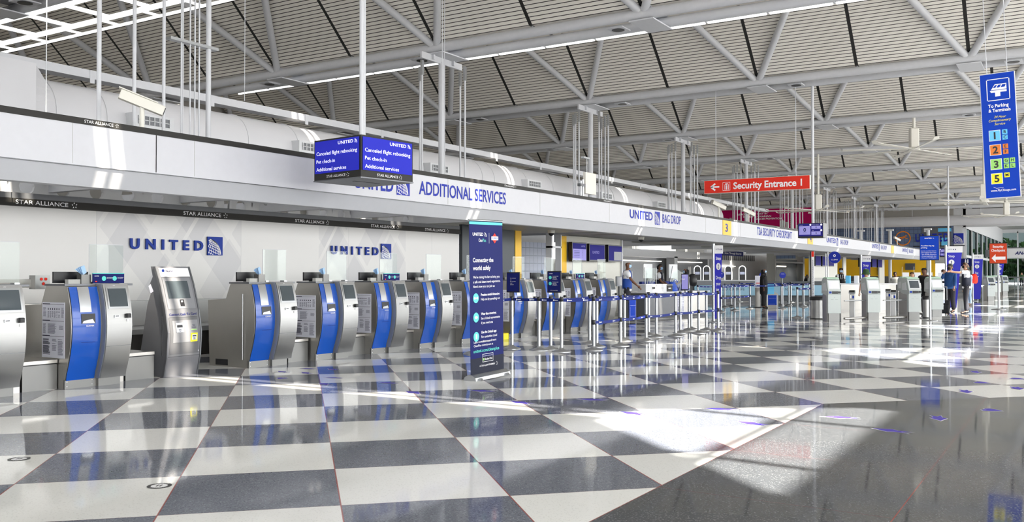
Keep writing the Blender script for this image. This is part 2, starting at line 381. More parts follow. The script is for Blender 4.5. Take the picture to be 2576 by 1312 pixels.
# right facade: solid below the gables, glazed triangles above with mullions, sun-blocking canopy added outside
mb = MB()
mb.box(XB, XF+60, YR-12, YR-11.6, 0, .2)
for k in range(-2, 12):
    xv = RIDGE0+SP*k-HB
    mb.box(xv-.25, xv+.25, YR-.3, YR, 0, ZV+.1)
mb.box(XB, XF+60, YR-.25, YR, 0, .4); mb.box(XB, XF+60, YR-.2, YR, 3.2, 3.5)
mb.box(XB, XF+60, YR-.25, YR, ZV-.1, 9.55)
for k in range(-2, 11):
    xr = RIDGE0+SP*k
    mb.box(xr+1.95, xr+HB, YR-.2, YR, 9.5, 11.6)
    mb.box(xr-HB, xr-2.3, YR-.2, YR, 9.5, 11.6)
    for d in (-1.35, .75): mb.box(xr+d-.05, xr+d+.05, YR-.1, YR, 9.5, 11.4)
    mb.box(xr-2.4, xr+2.4, YR-.1, YR, 10.2, 10.3)
st(mb.build('wall_right', 'frame_white'))
st(MB().box(XB, XF+60, YR-13, YR-.25, 9.35, 9.5).build('trim_sun_block', 'soffit'))  # unseen overhang, made deep enough to stop sun below the gables
mb = MB()
for k in range(-2, 17):
    xv = RIDGE0+SP*k-HB
    mb.box(xv+.25, xv+SP-.25, YR-.12, YR-.1, .4, 3.2); mb.box(xv+.25, xv+SP-.25, YR-.12, YR-.1, 3.5, ZV-.1)
st(mb.build('window_1', 'window_glass'))
# rear end: unseen wall, a high band left open to let sky light in
mb = MB()
for y in range(-10, 34, 4): mb.box(XB-.1, XB+.1, y-.08, y+.08, 0, ZV)
mb.box(XB-.15, XB, YR, YL, 0, 5.2); mb.box(XB-.15, XB, YR, YL, 7.4, ZR+.2); mb.box(XB-.12, XB+.12, YR, YL, ZV-.2, ZV+.1)
st(mb.build('wall_rear', 'frame_white'))
# far end wall: tiled upper storey, yellow lower storey
st(MB().box(XF, XF+.3, 10.7, YL, 3.05, 6.6).build('wall_far', 'blue_tile'))
st(MB().box(XF, XF+.3, 10.7, YL, 6.6, ZR+.2).build('wall_far_gable', 'gable'))
st(MB().box(XF-.02, XF+.3, 12.4, 26, 0, 3.05).build('wall_far_lower', 'yellow'))
st(MB().box(XF-.05, XF+.3, 9.9, 12.4, 2.4, 4.0).box(XF-.05, XF+.3, 26, YL, 0, 3.05).build('trim_2', 'warm_grey'))
st(MB().box(XF, XF+.3, YR, 10.7, 6.0, ZR).box(XF, XF+.3, 9.9, 10.75, 0, 6).build('trim_3', 'frame_white'))
# glazed passage beyond the end wall
mb = MB()
for i in range(9): mb.box(XF+.2+i*6, XF+.45+i*6, 9.6, 9.9, 0, 6.2)
mb.box(XF, XF+50, 9.6, 9.85, 5.9, 8); mb.box(XF, XF+50, 9.6, 9.85, 3.0, 3.25)
st(mb.build('window_2', 'frame_white')); st(MB().box(XF+.3, XF+50, 9.7, 9.72, .1, 5.9).build('window_3', 'tinted_glass'))
mb = MB()
for i in range(9): mb.box(XF+50, XF+50.3, -8.5+i*2.3, -8.3+i*2.3, 0, 7.5)
mb.box(XF+50, XF+50.3, YR, 10, 3.6, 3.9); mb.box(XF+50, XF+50.3, YR, 10, 7.3, 7.8)
st(mb.build('window_4', 'frame_white'))
st(MB().box(XF, XF+50, YR, 9.9, 7.8, 7.95).build('ceiling_passage', 'warm_grey'))
# upper-level office window in the tiled wall
o = MB().box(XF-.1, XF, 10.9, 13.6, 3.25, 6.1).build('window_5', 'gunmetal'); st(o)
MB().box(XF-.14, XF-.1, 10.9, 12.1, 5.6, 5.95).box(XF-.14, XF-.1, 11.2, 11.8, 4.2, 5.0).build('window_notice', 'cyan', o)
MB().box(XF-.14, XF-.1, 13.0, 13.4, 5.6, 5.9).box(XF-.14, XF-.1, 12.9, 13.4, 4.1, 4.8).box(XF-.18, XF-.1, 10.9, 13.6, 3.2, 3.3).build('window_sill', 'frame_white', o)

# ---------------------------------------------------------------- roof trusses
NY = [2.7-6.17*2+6.17*i for i in range(0, 8)]
for k in range(-1, 10):
    X0 = 20.1+SP*(k-1)
    if X0 < 1: continue
    t = empty('roof_truss', (X0, 0, 7.62), 0, f'{ORD[k]} twin-tube grey roof truss from the camera, with V-shaped braces' if k else 'roof truss nearest the camera, mostly above the picture, with V braces', 'truss', 'folded roof trusses')
    MB().tube((0, YR, 0), (0, YL, 0), .13, 14).build('chord', 'tube', t)
    MB().tube((.98, YR, 0), (.98, YL, 0), .13, 14).build('chord', 'tube', t)
    mb = MB()
    for y in NY:
        mb.box(-.1, 1.1, y-.32, y+.32, -.17, -.14)
        mb.box(-.12, 1.15, y-.25, y+.25, .12, .15)
    mb.build('node_plate', 'tube', t, each=True)
    mb = MB()
    for y in NY: mb.prism([(0, .1), (.12, .1), (0, .38)], y+3.07, y+3.10, 'y')
    mb.build('fin', 'tube', t, each=True)
    mb = MB()
    for i, y in enumerate(NY): mb.lathe([(.16, 0), (.16, .05)], (.55, y+.9 if k % 2 else y-1.1, -.14), 16)
    mb.build('speaker_grille', 'black', t, each=True)
    mb = MB()
    for i, y in enumerate(NY): yy = y+.9 if k % 2 else y-1.1; mb.box(.3, .8, yy-.22, yy+.22, -.13, -.1)
    mb.build('speaker_plate', 'tube', t, each=True)
    for y in NY:
        for s in (-1, 1):
            MB().tube((-.02, y+s*.06, .06), (-HB+.75, y+s*2.95, 3.42), .105, 12).build('brace', 'tube', t)
# strips with sunlight painted as emission, between the chords of the two nearest trusses
def sun_strip(X, ys, label):
    t = empty('sun_glow_strip', (X, 0, 7.62), 0, label, 'light', 'bright strips along the roof trusses')
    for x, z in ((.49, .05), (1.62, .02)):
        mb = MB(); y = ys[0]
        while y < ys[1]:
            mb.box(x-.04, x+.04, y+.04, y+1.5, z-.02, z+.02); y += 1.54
        mb.build('glow_segment', 'glow_white', t, each=True)
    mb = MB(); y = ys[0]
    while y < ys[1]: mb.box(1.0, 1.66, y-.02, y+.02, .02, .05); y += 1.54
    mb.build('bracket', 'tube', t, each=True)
sun_strip(20.1, (-6, 24.5), 'white strip with painted sun glow along the second roof truss, over the monitors')
# white lattice under the nearest truss, the sunlight on it painted as emission
t = empty('skylight_lattice', (12.0, 0, 7.6), 0, 'white ladder-like lattice with painted sun glow at the upper left under the roof', 'skylight frame')
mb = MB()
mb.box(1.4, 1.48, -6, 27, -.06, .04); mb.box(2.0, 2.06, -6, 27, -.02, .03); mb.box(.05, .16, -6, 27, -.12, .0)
mb.build('rail', 'glow_white', t, each=True)
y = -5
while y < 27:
    MB().box(.15, 1.42, y, y+.06, -.05, .03).box(1.5, 2.02, y+.5, y+.55, -.02, .03).build('rung', 'glow_white', t, each=True); y += 1.55

# ---------------------------------------------------------------- canopy fascia over the check-in row
FY = 11.6; FX0 = 3.0; FX1 = 90.0
cv = empty('canopy', (0, 0, 0), 0, 'long white sign canopy running over the check-in row, black top edge', 'canopy')
MB().box(FX0, FX1, FY, FY+.12, 2.88, 3.46).build('fascia_panel', 'white', cv)
MB().box(FX0, FX1, FY-.015, FY+.13, 3.45, 3.535).build('top_trim', 'black_trim', cv)
mb = MB(); mb.prism([(FY+.02, 2.88), (FY+.18, 2.615), (FY+.24, 2.60), (FY+.3, 2.64), (FY+.14, 2.9)], FX0, FX1); mb.build('lower_fascia', 'soffit', cv)
MB().box(FX0, FX1, FY-.004, FY+.1, 2.875, 2.885).build('shadow_gap', 'gunmetal', cv)
mb = MB()
x = 7.9-4.07*1
for x in (8.62, 11.02-2.4, 15.95, 19.9, 23.9, 27.9, 31.9, 35.9, 39.9): mb.box(x-.006, x+.006, FY-.003, FY, 2.9, 3.45)
mb.box(9.3, 9.305, FY-.003, FY, 2.9, 3.45); mb.box(7.3, 7.305, FY-.003, FY, 2.9, 3.45)
mb.build('panel_joint', 'warm_grey', cv, each=True)
# canopy deck and its stepped underside
mb = MB(); mb.box(FX0, 20.1, FY+.1, 13.2, 3.0, 3.1); mb.box(20.1, 50, FY+.2, 15.6, 3.0, 3.1); mb.box(50, FX1, FY+.2, 18.4, 3.0, 3.1); mb.build('deck', 'frame_white', cv, each=True)
mb = MB()
mb.box(20.2, 24.5, FY+.3, 15.5, 2.66, 2.98); mb.box(26.5, 31.5, FY+.3, 14.5, 2.64, 2.98)
for x in range(34, 90, 8): mb.box(x, x+5.5, FY+.3, 15.5, 2.66, 2.98)
mb.build('soffit_panel', 'warm_grey', cv, each=True)
mb = MB()
for x in [5, 8.8, 11.4, 14.1, 16.8, 19.6]: mb.box(x-.06, x+.06, FY+.3, 16.5, 2.75, 2.98)
for x in range(25, 90, 6): mb.box(x-.08, x+.08, FY+.3, 17.4, 2.62, 3.0)
mb.build('cross_beam', 'soffit', cv, each=True)
# canopy lettering
def fascia_text(name, m, fn):
    mb = MB(); fn(mb); return mb.build(name, m, cv, each=True)
def L1(mb):
    mb.text('UNITED', 12.95, 3.03, .26, FY-.006, w=1.15, bold=2.2)
    mb.text('ADDITIONAL SERVICES', 14.93, 3.05, .27, FY-.006, w=3.35, bold=1.2)
    mb.text('UNITED', 25.3, 3.10, .25, FY-.006, w=1.75, bold=2.2); mb.text('BAG DROP', 27.85, 3.08, .27, FY-.006, w=1.6, bold=1.)
    mb.text('TSA SECURITY CHECKPOINT', 38.1, 3.05, .32, FY-.006, w=5.5, bold=1.5)
    for x in (50.5, 63.0, 75): mb.text('UNITED', x, 3.1, .25, FY-.006, w=2.2, bold=2.2); mb.text('BAG DROP', x+3.3, 3.08, .27, FY-.006, w=2.1, bold=1.)
    mb.text('3', 34.0, 3.02, .3, FY-.03, w=.3, bold=1.5); mb.text('4', 46.9, 3.02, .3, FY-.03, w=.3, bold=1.5)
fascia_text('lettering', 'letter_blue', L1)
def L2(mb):
    for x in (14.2, 27.22, 52.85, 65.4, 77.4): globe(mb, x, 2.98, .42 if x < 60 else .42, FY-.006, k_sq=0, k_line=1)
fascia_text('globe_emblem', ['letter_blue', 'white_ink'], L2)
def L3(mb):
    for x in (7.46, 18.2, 23.5, 30, 35, 41): mb.text('STAR ALLIANCE', x, 3.474, .04, FY-.02, w=.44, bold=.5); star(mb, x+.50, 3.493, .045, FY-.02)
fascia_text('rim_lettering', 'white_ink', L3)
fascia_text('number_panel', 'yellow', lambda mb: mb.box(33.75, 34.72, FY-.02, FY, 2.89, 3.45).box(46.5, 47.5, FY-.02, FY, 2.89, 3.45).box(70.2, 71.2, FY-.02, FY, 2.89, 3.45).box(84, 85, FY-.02, FY, 2.89, 3.45))
# perforated steel beams over the wall
def perf_beam(x0, x1, y, label):
    t = MB(); pitch = .62; n = int((x1-x0)/pitch); seg = 12; r = .13; z0, z1 = 2.6, 2.98; zc = 2.82
    for i in range(n):
        a = x0+i*pitch; b = a+pitch; c = (a+b)/2
        ring = [(c+r*cos(2*pi*j/seg), zc+r*sin(2*pi*j/seg)) for j in range(seg)]
        outer = []
        for j in range(seg):
            ca, sa = cos(2*pi*j/seg), sin(2*pi*j/seg); k = min((pitch/2)/max(abs(ca), 1e-6), (z1-zc if sa > 0 else zc-z0)/max(abs(sa), 1e-6)); outer.append((c+k*ca, zc+k*sa))
        for yy in (y, y+.05):
            t.add([(p[0], yy, p[1]) for p in ring]+[(p[0], yy, p[1]) for p in outer], [(j, (j+1) % seg, seg+(j+1) % seg, seg+j) for j in range(seg)])
        t.add([(p[0], y, p[1]) for p in ring]+[(p[0], y+.05, p[1]) for p in ring], [(j, (j+1) % seg, seg+(j+1) % seg, seg+j) for j in range(seg)])
        for (u, v) in ((a, z0), (b, z0), (a, z1), (b, z1)): pass
    t.box(x0, x1, y-.06, y+.1, 2.96, 3.0)
    return tag(t.build('perforated_beam', 'frame_white'), label, 'beam', 'perforated beams under the canopy')
perf_beam(6.2, 12.6, 14.55, 'grey beam with round holes above the left end of the white wall')
perf_beam(13.0, 19.8, 15.1, 'grey beam with round holes above the right part of the white wall')

# ---------------------------------------------------------------- white feature wall
wl = st(MB().box(2.0, 19.75, 14.0, 14.12, .93, 2.5).build('wall_back', 'feature_wall'))
MB().box(2.0, 19.75, 13.95, 14.12, 2.45, 2.57).build('header_band', 'black_trim', wl)
MB().box(2.0, 19.75, 13.98, 14.3, 2.57, 2.66).build('header_cap', 'gunmetal', wl)
MB().box(2.0, 19.75, 14.02, 14.2, 0, .93).build('base_panel', 'kiosk_grey', wl)
mb = MB()
for x in (7.85, 10.95, 13.75, 16.15, 18.35-.15): mb.text('STAR ALLIANCE', x, 2.482, .065, 13.945, w=.86, bold=.3); star(mb, x+.97, 2.513, .09, 13.945)
mb.build('band_lettering', 'white_ink', wl, each=True)
def wall_sign(x0, x1, s, label):
    t = empty('wall_sign', (x0, 13.985, 1.75), 0, label, 'sign', 'raised blue wall signs')
    W = x1-x0
    a = MB(); a.text('UNITED', 0, .09, .17, -.02, w=W, bold=3.0, sp=1.75)
    vs, fs = a.v, a.f; n = len(vs)
    par = list(range(n))
    def root(i):
        while par[i] != i: i = par[i]
        return i
    for f in fs:
        for q in f: par[root(q)] = root(f[0])
    for r_ in sorted({root(f[0]) for f in fs}, key=lambda r: vs[r].x):
        ff = [f for f in fs if root(f[0]) == r_]; b = MB(); b.add(vs, ff); b.add([v+Vector((0, .025, 0)) for v in vs], ff); ed = {}
        for f in ff:
            for i in range(len(f)): e = (f[i], f[(i+1) % len(f)]); k = tuple(sorted(e)); ed[k] = ed.get(k, 0)+1
        for (i, j), c in ed.items():
            if c == 1: b.add([vs[i], vs[j], vs[j]+Vector((0, .025, 0)), vs[i]+Vector((0, .025, 0))], [(0, 1, 2, 3)])
        b.g = [0]*len(b.f); b.build('letter', 'united_blue', t, each=True)
    MB().box(W+.1, W+.1+s, -.02, .005, 0, s).build('emblem_plate', 'united_blue', t)
    g = MB(); g.mi(0); globe(g, W+.1, 0, s, -.022, k_line=0); g.build('emblem_globe', 'white_ink', t)
    return t
wall_sign(9.87, 11.42, .35, 'raised blue airline lettering with globe square, left one on the white wall')
wall_sign(14.86, 16.45, .36, 'raised blue airline lettering with globe square, right one on the white wall')
# walls further along the row
st(MB().box(19.9, 22.55, 14.0, 14.1, 0, 2.72).build('wall_grey_panel', 'grey_wall'))
st(MB().box(22.56, 22.9, 13.98, 14.1, .95, 2.7).build('trim_4', 'yellow'))
st(MB().box(22.56, 22.9, 13.99, 14.1, 0, .95).build('trim_5', 'kiosk_grey'))
st(MB().box(22.9, 31.5, 18.0, 18.1, 0, 2.62).build('wall_tiled', 'pale_tile'))
st(MB().box(22.9, 31.5, 17.98, 18.1, 2.62, 3.0).box(24.55, 24.62, 13.9, 14.1, 0, 2.65).box(25.15, 25.2, 13.9, 14.1, 0, 2.65).box(24.55, 25.2, 13.9, 14.1, 2.2, 2.26).build('trim_6', 'frame_white'))
st(MB().box(25.22, 25.62, 13.95, 14.1, .95, 2.6).build('trim_7', 'yellow'))
st(MB().box(25.22, 25.62, 13.96, 14.1, 0, .95).build('trim_8', 'kiosk_grey'))
st(MB().box(25.62, 29.75, 14.0, 14.1, 0, 2.62).build('wall_cream', 'cream'))
st(MB().box(29.75, 29.85, 13.95, 14.15, 0, 2.6).box(26.75, 26.77, 13.99, 14, 1., 2).box(28.4, 28.41, 13.99, 14, 1, 2).build('trim_9', 'frame_white'))
# behind the security area: header band, dark shutter, pale partitions
st(MB().box(42.5, 57.5, 20, 20.5, 2.32, 2.72).build('trim_sun_block0', 'frame_white'))
st(MB().box(42.8, 57.0, 20.6, 20.7, .2, 2.32).build('wall_shutter', 'gunmetal'))
st(MB().box(42.4, 42.75, 20, 20.5, 0, 2.72).box(49.8, 50.3, 20, 20.5, 0, 2.4).box(57, 57.4, 20, 20.5, 0, 2.4).build('trim_sun_block1', 'frame_white'))
for i, (x0, x1) in enumerate(((43.1, 48.6), (50.9, 55.2))):
    tag(MB().box(x0, x1, 20.3, 20.36, 2.08, 2.13).build('tube_light', 'lamp'), ['long glowing tube light above the dark shutter, left one', 'long glowing tube light above the dark shutter, right one'][i], 'light', 'tube lights over the shutter')
st(MB().box(58, 74, 21, 21.2, 0, 3.0).build('wall_partition', 'frame_white'))
mb = MB()
for i in range(22): mb.box(58.6+i*.45, 58.8+i*.45, 20.95, 21, 2.35, 2.75)
st(mb.build('trim_sun_block2', 'gunmetal'))
tag(MB().box(59, 63.5, 20.88, 20.96, 1.9, 1.95).build('tube_light', 'lamp'), 'glowing tube light against the pale partition right of the blue step banner', 'light', 'tube lights over the shutter')
tag(MB().box(66, 68.3, 18.6, 18.66, 1.9, 1.98).build('tube_light', 'lamp'), 'short glowing tube light above the dark glass booth', 'light', 'tube lights over the shutter')
st(MB().box(66, 74, 18.8, 18.9, 0, 2.2).build('wall_booth', 'window_glass')); st(MB().box(66, 74, 19.2, 19.3, 0, 2.5).build('wall_booth_back', 'grey_wall'))
st(MB().box(65.7, 66, 18.7, 19.3, 0, 3.0).box(66, 74, 18.7, 18.95, 2.2, 2.3).box(73.6, 74, 18.7, 19.3, 0, 3).build('trim_sun_block3', 'warm_grey'))
st(MB().box(62, 70, 15.3, 15.4, 0, 2.9).build('wall_bagdrop', 'cream'))
st(MB().box(72, 73, 15.3, 15.4, 0, 2.9).box(86, 88.5, 15.2, 15.3, 0, 2.9).build('wall_bagdrop_far', 'cream'))
# high windows glimpsed above the header
st(MB().box(40, 48, 24, 24.1, 2.2, 3.6).box(54, 60, 24, 24.1, 2.2, 3.6).build('window_6', 'glow_white'))
st(MB().box(36, 76, 24.3, 24.5, 0, 4).build('wall_rear_hall', 'warm_grey'))
tag(MB().mi(0).box(52.9, 56.9, 18.2, 18.3, 2.50, 2.78).box(53.5, 53.56, 18.24, 18.27, 2.78, 3.1).box(56, 56.06, 18.24, 18.27, 2.78, 3.1).mi(1).text('Enter Through Security', 53.3, 2.6, .11, 18.19, w=3.2, bold=1).build('hanging_sign', ['navy', 'white_ink']), 'dark blue overhead sign reading Enter Through Security', 'sign')
# columns in the far hall
for i, (x, y) in enumerate(((92, 17.9), (92, 15.3), (92, 12.0))):
    tag(MB().tube((x, y, 0), (x, y, 5.6), .16, 14).box(x-.3, x+.3, y-.3, y+.3, 5.45, 5.6).build('column', 'frame_white'), f'slim white column by the far tiled wall, {["left", "middle", "right"][i]} one of three', 'column', 'columns by the far wall')
# ================================================================ check-in positions
def prof(z, b=.13):   # bulging front, y offset (negative = towards the hall)
    t = (z-.74)/.60
    return -b*max(0., 1-t*t)
ZS = [.10+1.14*i/14 for i in range(15)]
def poster_mb():
    mb = MB(); rnd = random.Random(3)
    mb.mi(0).box(0, .42, 0, .004, 0, .62)      # local: x across, z up
    mb.mi(1)
    def rows(x0, x1, z0, z1, p=.0095, t=.0045, k=1):
        z = z1; mb.mi(k)
        while z > z0:
            if rnd.random() > .08: mb.rect(x0, x0+(x1-x0)*rnd.uniform(.7, 1), z-t, z, -.001)
            z -= p
    for z in (.595, .41, .24): mb.mi(2).rect(.01, .41, z, z+.004, -.001); mb.rect(.01, .15, z+.003, z+.011, -.001)
    rows(.02, .08, .45, .56); rows(.36, .41, .45, .56)
    for i in range(6): mb.mi(2).rect(.11+i*.04, .125+i*.04, .535, .555, -.001); rows(.105+i*.04, .135+i*.04, .45, .52)
    rows(.02, .08, .27, .38); rows(.11, .28, .27, .38); rows(.32, .40, .32, .37)
    rows(.02, .16, .03, .21, .008, .006, 2); rows(.19, .28, .08, .21); rows(.30, .40, .03, .21)
    return mb
def make_counter():
    t = empty('check_in_counter', (0, 0, 0))
    side = [(.0, .0)]+[(prof(z, .13), z) for z in ZS]+[(0, 1.25), (.40, 1.25), (.50, 1.02), (.90, 1.0), (.86, 0)]
    MB().prism(side, 0, .42, 'x').build('body', 'dark_steel', t)
    MB().prism([(.14, 0), (.14, 1.25), (.40, 1.25), (.50, 1.02), (.90, 1.0), (.86, 0)], .42, .9, 'x').build('rear_cabinet', 'dark_steel', t)
    MB().box(-.01, .92, -.01, .42, 1.25, 1.275).build('worktop', 'gunmetal', t)
    p = [(prof(z)-.012, z) for z in ZS]
    mb = MB(); mb.sheet(p, .012, .385); o = mb.build('blue_panel', 'panel_blue', t)
    mb = MB(); mb.sheet([(prof(z)-.018, z) for z in [.93+.31*i/6 for i in range(7)]], .115, .265); mb.build('metal_strip', 'satin', o)
    s = MB(); s.mi(0).sheet([(prof(z)-.017, z) for z in (.79, .83, .87, .91)], .125, .31)
    s.mi(1).add([(.135, prof(.80)-.02, .795), (.30, prof(.8)-.02, .795), (.27, prof(.8)-.021, .845), (.15, prof(.8)-.021, .825)], [(0, 1, 2, 3)])
    s.build('scanner_slot', ['black', 'satin'], o)
    MB().text('SCANNER', .235, .755, .016, -.155, al='c', bold=1.5).build('lettering', 'white_ink', o)
    MB().rect(.12, .31, .56, .564, -.150).build('access_seam', 'navy', o)
    k = MB(); k.box(0, .39, -.004, .02, 0, .11)
    k.build('kick_plate', 'steel_mid', t)
    k = MB()
    for x in (.03, .36):
        for z in (.03, .085): k.disc(x, z, .006, -.0055, 8)
    k.build('screw', 'white_ink', t, each=True)
    return t
def make_kiosk():
    t = empty('self_service_kiosk', (0, 0, 0)); d = -.09
    fr = [(prof(z)+d, z) for z in [.10+1.17*i/16 for i in range(17)]]
    mb = MB(); n = len(fr)
    back = [(min(prof(z)+.08, .05), z) for (y, z) in fr]
    mb.prism(fr+back[::-1], 0, .43, 'x', smooth=False); mb.build('shell', 'kiosk_grey', t)
    f2 = [(y-.012, z) for y, z in fr]
    o = MB().sheet(f2, .012, .43).build('front_skin', 'steel', t)
    f3 = [(prof(z)+d-.016, z) for z in (.99, 1.04, 1.10, 1.16, 1.215)]
    b = MB(); b.mi(0).sheet([(y-.003, z) for y, z in [(prof(z)+d-.014, z) for z in (.965, 1.03, 1.1, 1.17, 1.24)]], .045, .395)
    b.build('bezel', 'satin', t)
    MB().sheet([(y-.006, z) for y, z in f3], .075, .37).build('screen', 'screen_off', t)
    y = prof(.85)+d-.018
    s = MB(); s.mi(0).box(.13, .215, y-.004, y+.01, .852, .885); s.mi(1).box(.145, .2, y-.006, y, .866, .876); s.build('card_slot', ['satin', 'black'], t)
    s = MB(); s.mi(0).bbox(.315, .39, y-.035, y+.01, .845, .9, .008); s.mi(1).box(.335, .37, y-.006, y+.01, .80, .83); s.build('card_reader', ['black', 'white_ink'], t)
    MB().sheet([(prof(.5)+d-.0135, .498), (prof(.5)+d-.0135, .503)], .012, .43).build('access_seam', 'gunmetal', t)
    MB().box(.02, .38, -.05, .12, 0, .12).build('plinth', 'steel_mid', t)
    MB().text('united', .19, 1.247, .010, prof(1.25)+d-.016, al='c', bold=1).build('lettering', 'white_ink', t)
    return t
c0 = make_counter(); k0 = make_kiosk()
UX = [5.13, 6.50, 9.38, 10.77, 12.12, 13.48, 14.84, 16.62, 18.0, 19.40, 20.76]
where = ['cut off by the picture edge', 'with a notice, before the grey cash machine', 'bare-sided, past the grey cash machine', 'first past the bare-sided one', 'under the wall lettering', 'last fully seen before the navy banner', 'mostly hidden by the navy banner', 'past the navy banner beside the yellow box', 'behind the small black sign', 'last but one of the row', 'at the far end of the row']
used = False
for i, x in enumerate(UX):
    c = c0 if i == 0 else copy_tree(c0); c.location = (x, 10.46, 0)
    tag(c, 'steel check-in counter with blue curved front, '+where[i], 'counter', 'check-in counters in one row')
    k = k0 if i == 0 else copy_tree(k0); k.location = (x+.40, 10.46, 0); k.scale = (.84, 1, 1)
    tag(k, 'curved steel self-service kiosk ' +('beside the counter '+where[i] if i != 2 else 'just past the grey cash machine'), 'kiosk', 'curved kiosks at the check-in row')
    if i != 2 and i > 0:
        pm = poster_mb(); o = pm.build('notice', ['paper', 'ink', 'ink_dark'], c)
        o.rotation_euler = (0, 0, -pi/2); o.location = (-.006, .47, .37); o.scale = (1.13, 1, .68/.62)
    if i == 2:
        MB().tube((-.02, .11, .12), (-.02, .11, 1.1), .008, 8).build('handle', 'satin', c)
        MB().box(-.004, .01, .45, .72, .02, .11).build('cable_opening', 'black', c)
# baggage scales between the positions
def make_scale():
    t = empty('baggage_scale', (0, 0, 0))
    MB().box(0, .43, .14, .9, 0, .30).build('base', 'steel_mid', t)
    MB().box(0, .43, .13, .9, .315, .355).build('weighing_plate', 'dark_steel', t)
    MB().box(.01, .42, .145, .89, .30, .316).build('gap', 'black', t)
    return t
s0 = make_scale()
sx = [(6.06, 'low steel baggage scale left of the first full check-in counter'), (7.43, 'low steel baggage scale beside the grey cash machine'), (10.31, 'low steel baggage scale after the bare-sided counter'), (11.69, 'low steel baggage scale with a black lip below the second wall lettering'), (13.05, 'low steel baggage scale before the sixth counter'), (14.41, 'low steel baggage scale half hidden by the navy banner'), (17.55, 'low steel baggage scale behind the first belt posts'), (18.94, 'low steel baggage scale behind the small black sign'), (20.33, 'low steel baggage scale by the last check-in counter')]
for i, (x, l) in enumerate(sx):
    s = s0 if i == 0 else copy_tree(s0); s.location = (x, 10.46, 0); tag(s, l, 'scale', 'baggage scales between counters')
# conveyor behind the counters
t = empty('baggage_conveyor', (0, 12.9, 0), 0, 'long steel baggage conveyor running behind the counters along the white wall', 'conveyor')
MB().box(3, 21.5, 0, .9, .42, .50).build('belt_bed', 'satin', t); MB().box(3, 21.5, .06, .1, .0, .42).build('skirt', 'black_trim', t)
MB().box(3, 21.5, .95, 1.0, .5, .93).build('back_guard', 'steel', t)
# things on the counters
def make_monitor():
    t = empty('counter_monitor', (0, 0, 0)); MB().box(0, .46, -.01, .02, .01, .15).build('display', 'black', t)
    MB().box(.18, .28, -.03, .06, 0, .012).build('foot', 'gunmetal', t); MB().box(.19, .27, .02, .04, 0, .1).build('stand', 'gunmetal', t); return t
def make_disp():
    t = empty('mask_dispenser', (0, 0, 0))
    MB().box(0, .13, 0, .1, 0, .115).build('box', 'steel_mid', t); MB().box(-.16, 0, .02, .09, 0, .055).build('tray', 'warm_grey', t)
    mb = MB()
    for i in range(4):
        a = -.35-.16*i
        u = Vector((sin(a)*1.3, -.15, cos(a)))*.10; w_ = Vector((.06, .02, .03)); p = Vector((.05, .04+.012*i, .11))
        mb.add([p, p+w_, p+u+w_, p+u], [(0, 1, 2, 3)])
    mb.build('mask', 'mask_blue', t, each=True); return t
def make_guard():
    t = empty('sneeze_guard', (0, 0, 0)); MB().box(0, .48, 0, .006, .02, .50).build('pane', 'glass', t)
    MB().box(.02, .08, -.04, .05, 0, .02).box(.40, .46, -.04, .05, 0, .02).build('foot', 'satin', t, each=True)
    MB().box(-.002, .002, -.001, .007, .02, .5).box(0, .48, -.001, .007, .496, .502).build('polished_edge', 'soffit', t, each=True); return t
m0, d0, g0 = make_monitor(), make_disp(), make_guard()
near = ['on the counter cut off at the picture edge', 'on the counter beside the grey cash machine', 'on the bare-sided counter', 'on the counter just past the bare-sided one', 'on the counter below the right wall lettering', 'on the last counter before the navy banner', 'on the counter hidden by the navy banner', 'on the first counter past the navy banner', 'on the counter behind the small black sign', 'on the last counter but one of the row', 'on the last counter of the row']
def make_strip():
    t = empty('counter_sign', (0, 0, 0))
    MB().box(0, .44, 0, .015, .005, .125).build('panel', 'navy', t); MB().box(0, .44, -.002, .016, .125, .133).build('teal_edge', 'teal', t)
    mb = MB(); mb.disc(.15, .065, .03, -.003).disc(.30, .065, .03, -.003); mb.build('icon', 'teal', t, each=True)
    mb = MB(); mb.text('UNITED', .02, .09, .012, -.003, bold=1)
    for x in (.19, .34): mb.text('Practice social distancing', x, .075, .008, -.003, w=.085, bold=1).text('Help out by spreading out', x, .06, .007, -.003, w=.075)
    mb.build('lettering', 'white_ink', t, each=True); MB().rect(.03, .055, .02, .035, -.003).build('badge', 'red', t); return t
n0 = make_strip()
for i, x in enumerate(UX):
    if i == 0: mm, dd = m0, d0
    else: mm, dd = copy_tree(m0), copy_tree(d0)
    mm.location = (x+.03, 10.46+.30, 1.275); dd.location = (x+.27, 10.46+.09, 1.275)
    tag(mm, 'low black monitor seen from behind '+near[i], 'monitor', 'monitors on the counters')
    tag(dd, 'small steel box holding pale blue masks '+near[i], 'dispenser', 'mask boxes on the counters')
    gg = g0 if i == 0 else copy_tree(g0); gg.location = (x+.42, 10.46+.16, 1.275); tag(gg, 'clear upright acrylic guard '+near[i], 'screen', 'acrylic guards on the counters')
for i, (x, l) in enumerate(((6.50, 'navy strip sign with teal circles beside the grey cash machine'), (12.12, 'navy strip sign with teal circles below the right wall lettering'), (19.4, 'navy strip sign with teal circles near the end of the counter row'))):
    s = n0 if i == 0 else copy_tree(n0); s.location = (x+.40, 10.46+.05, 1.275); tag(s, l, 'sign', 'strip signs on the counters')
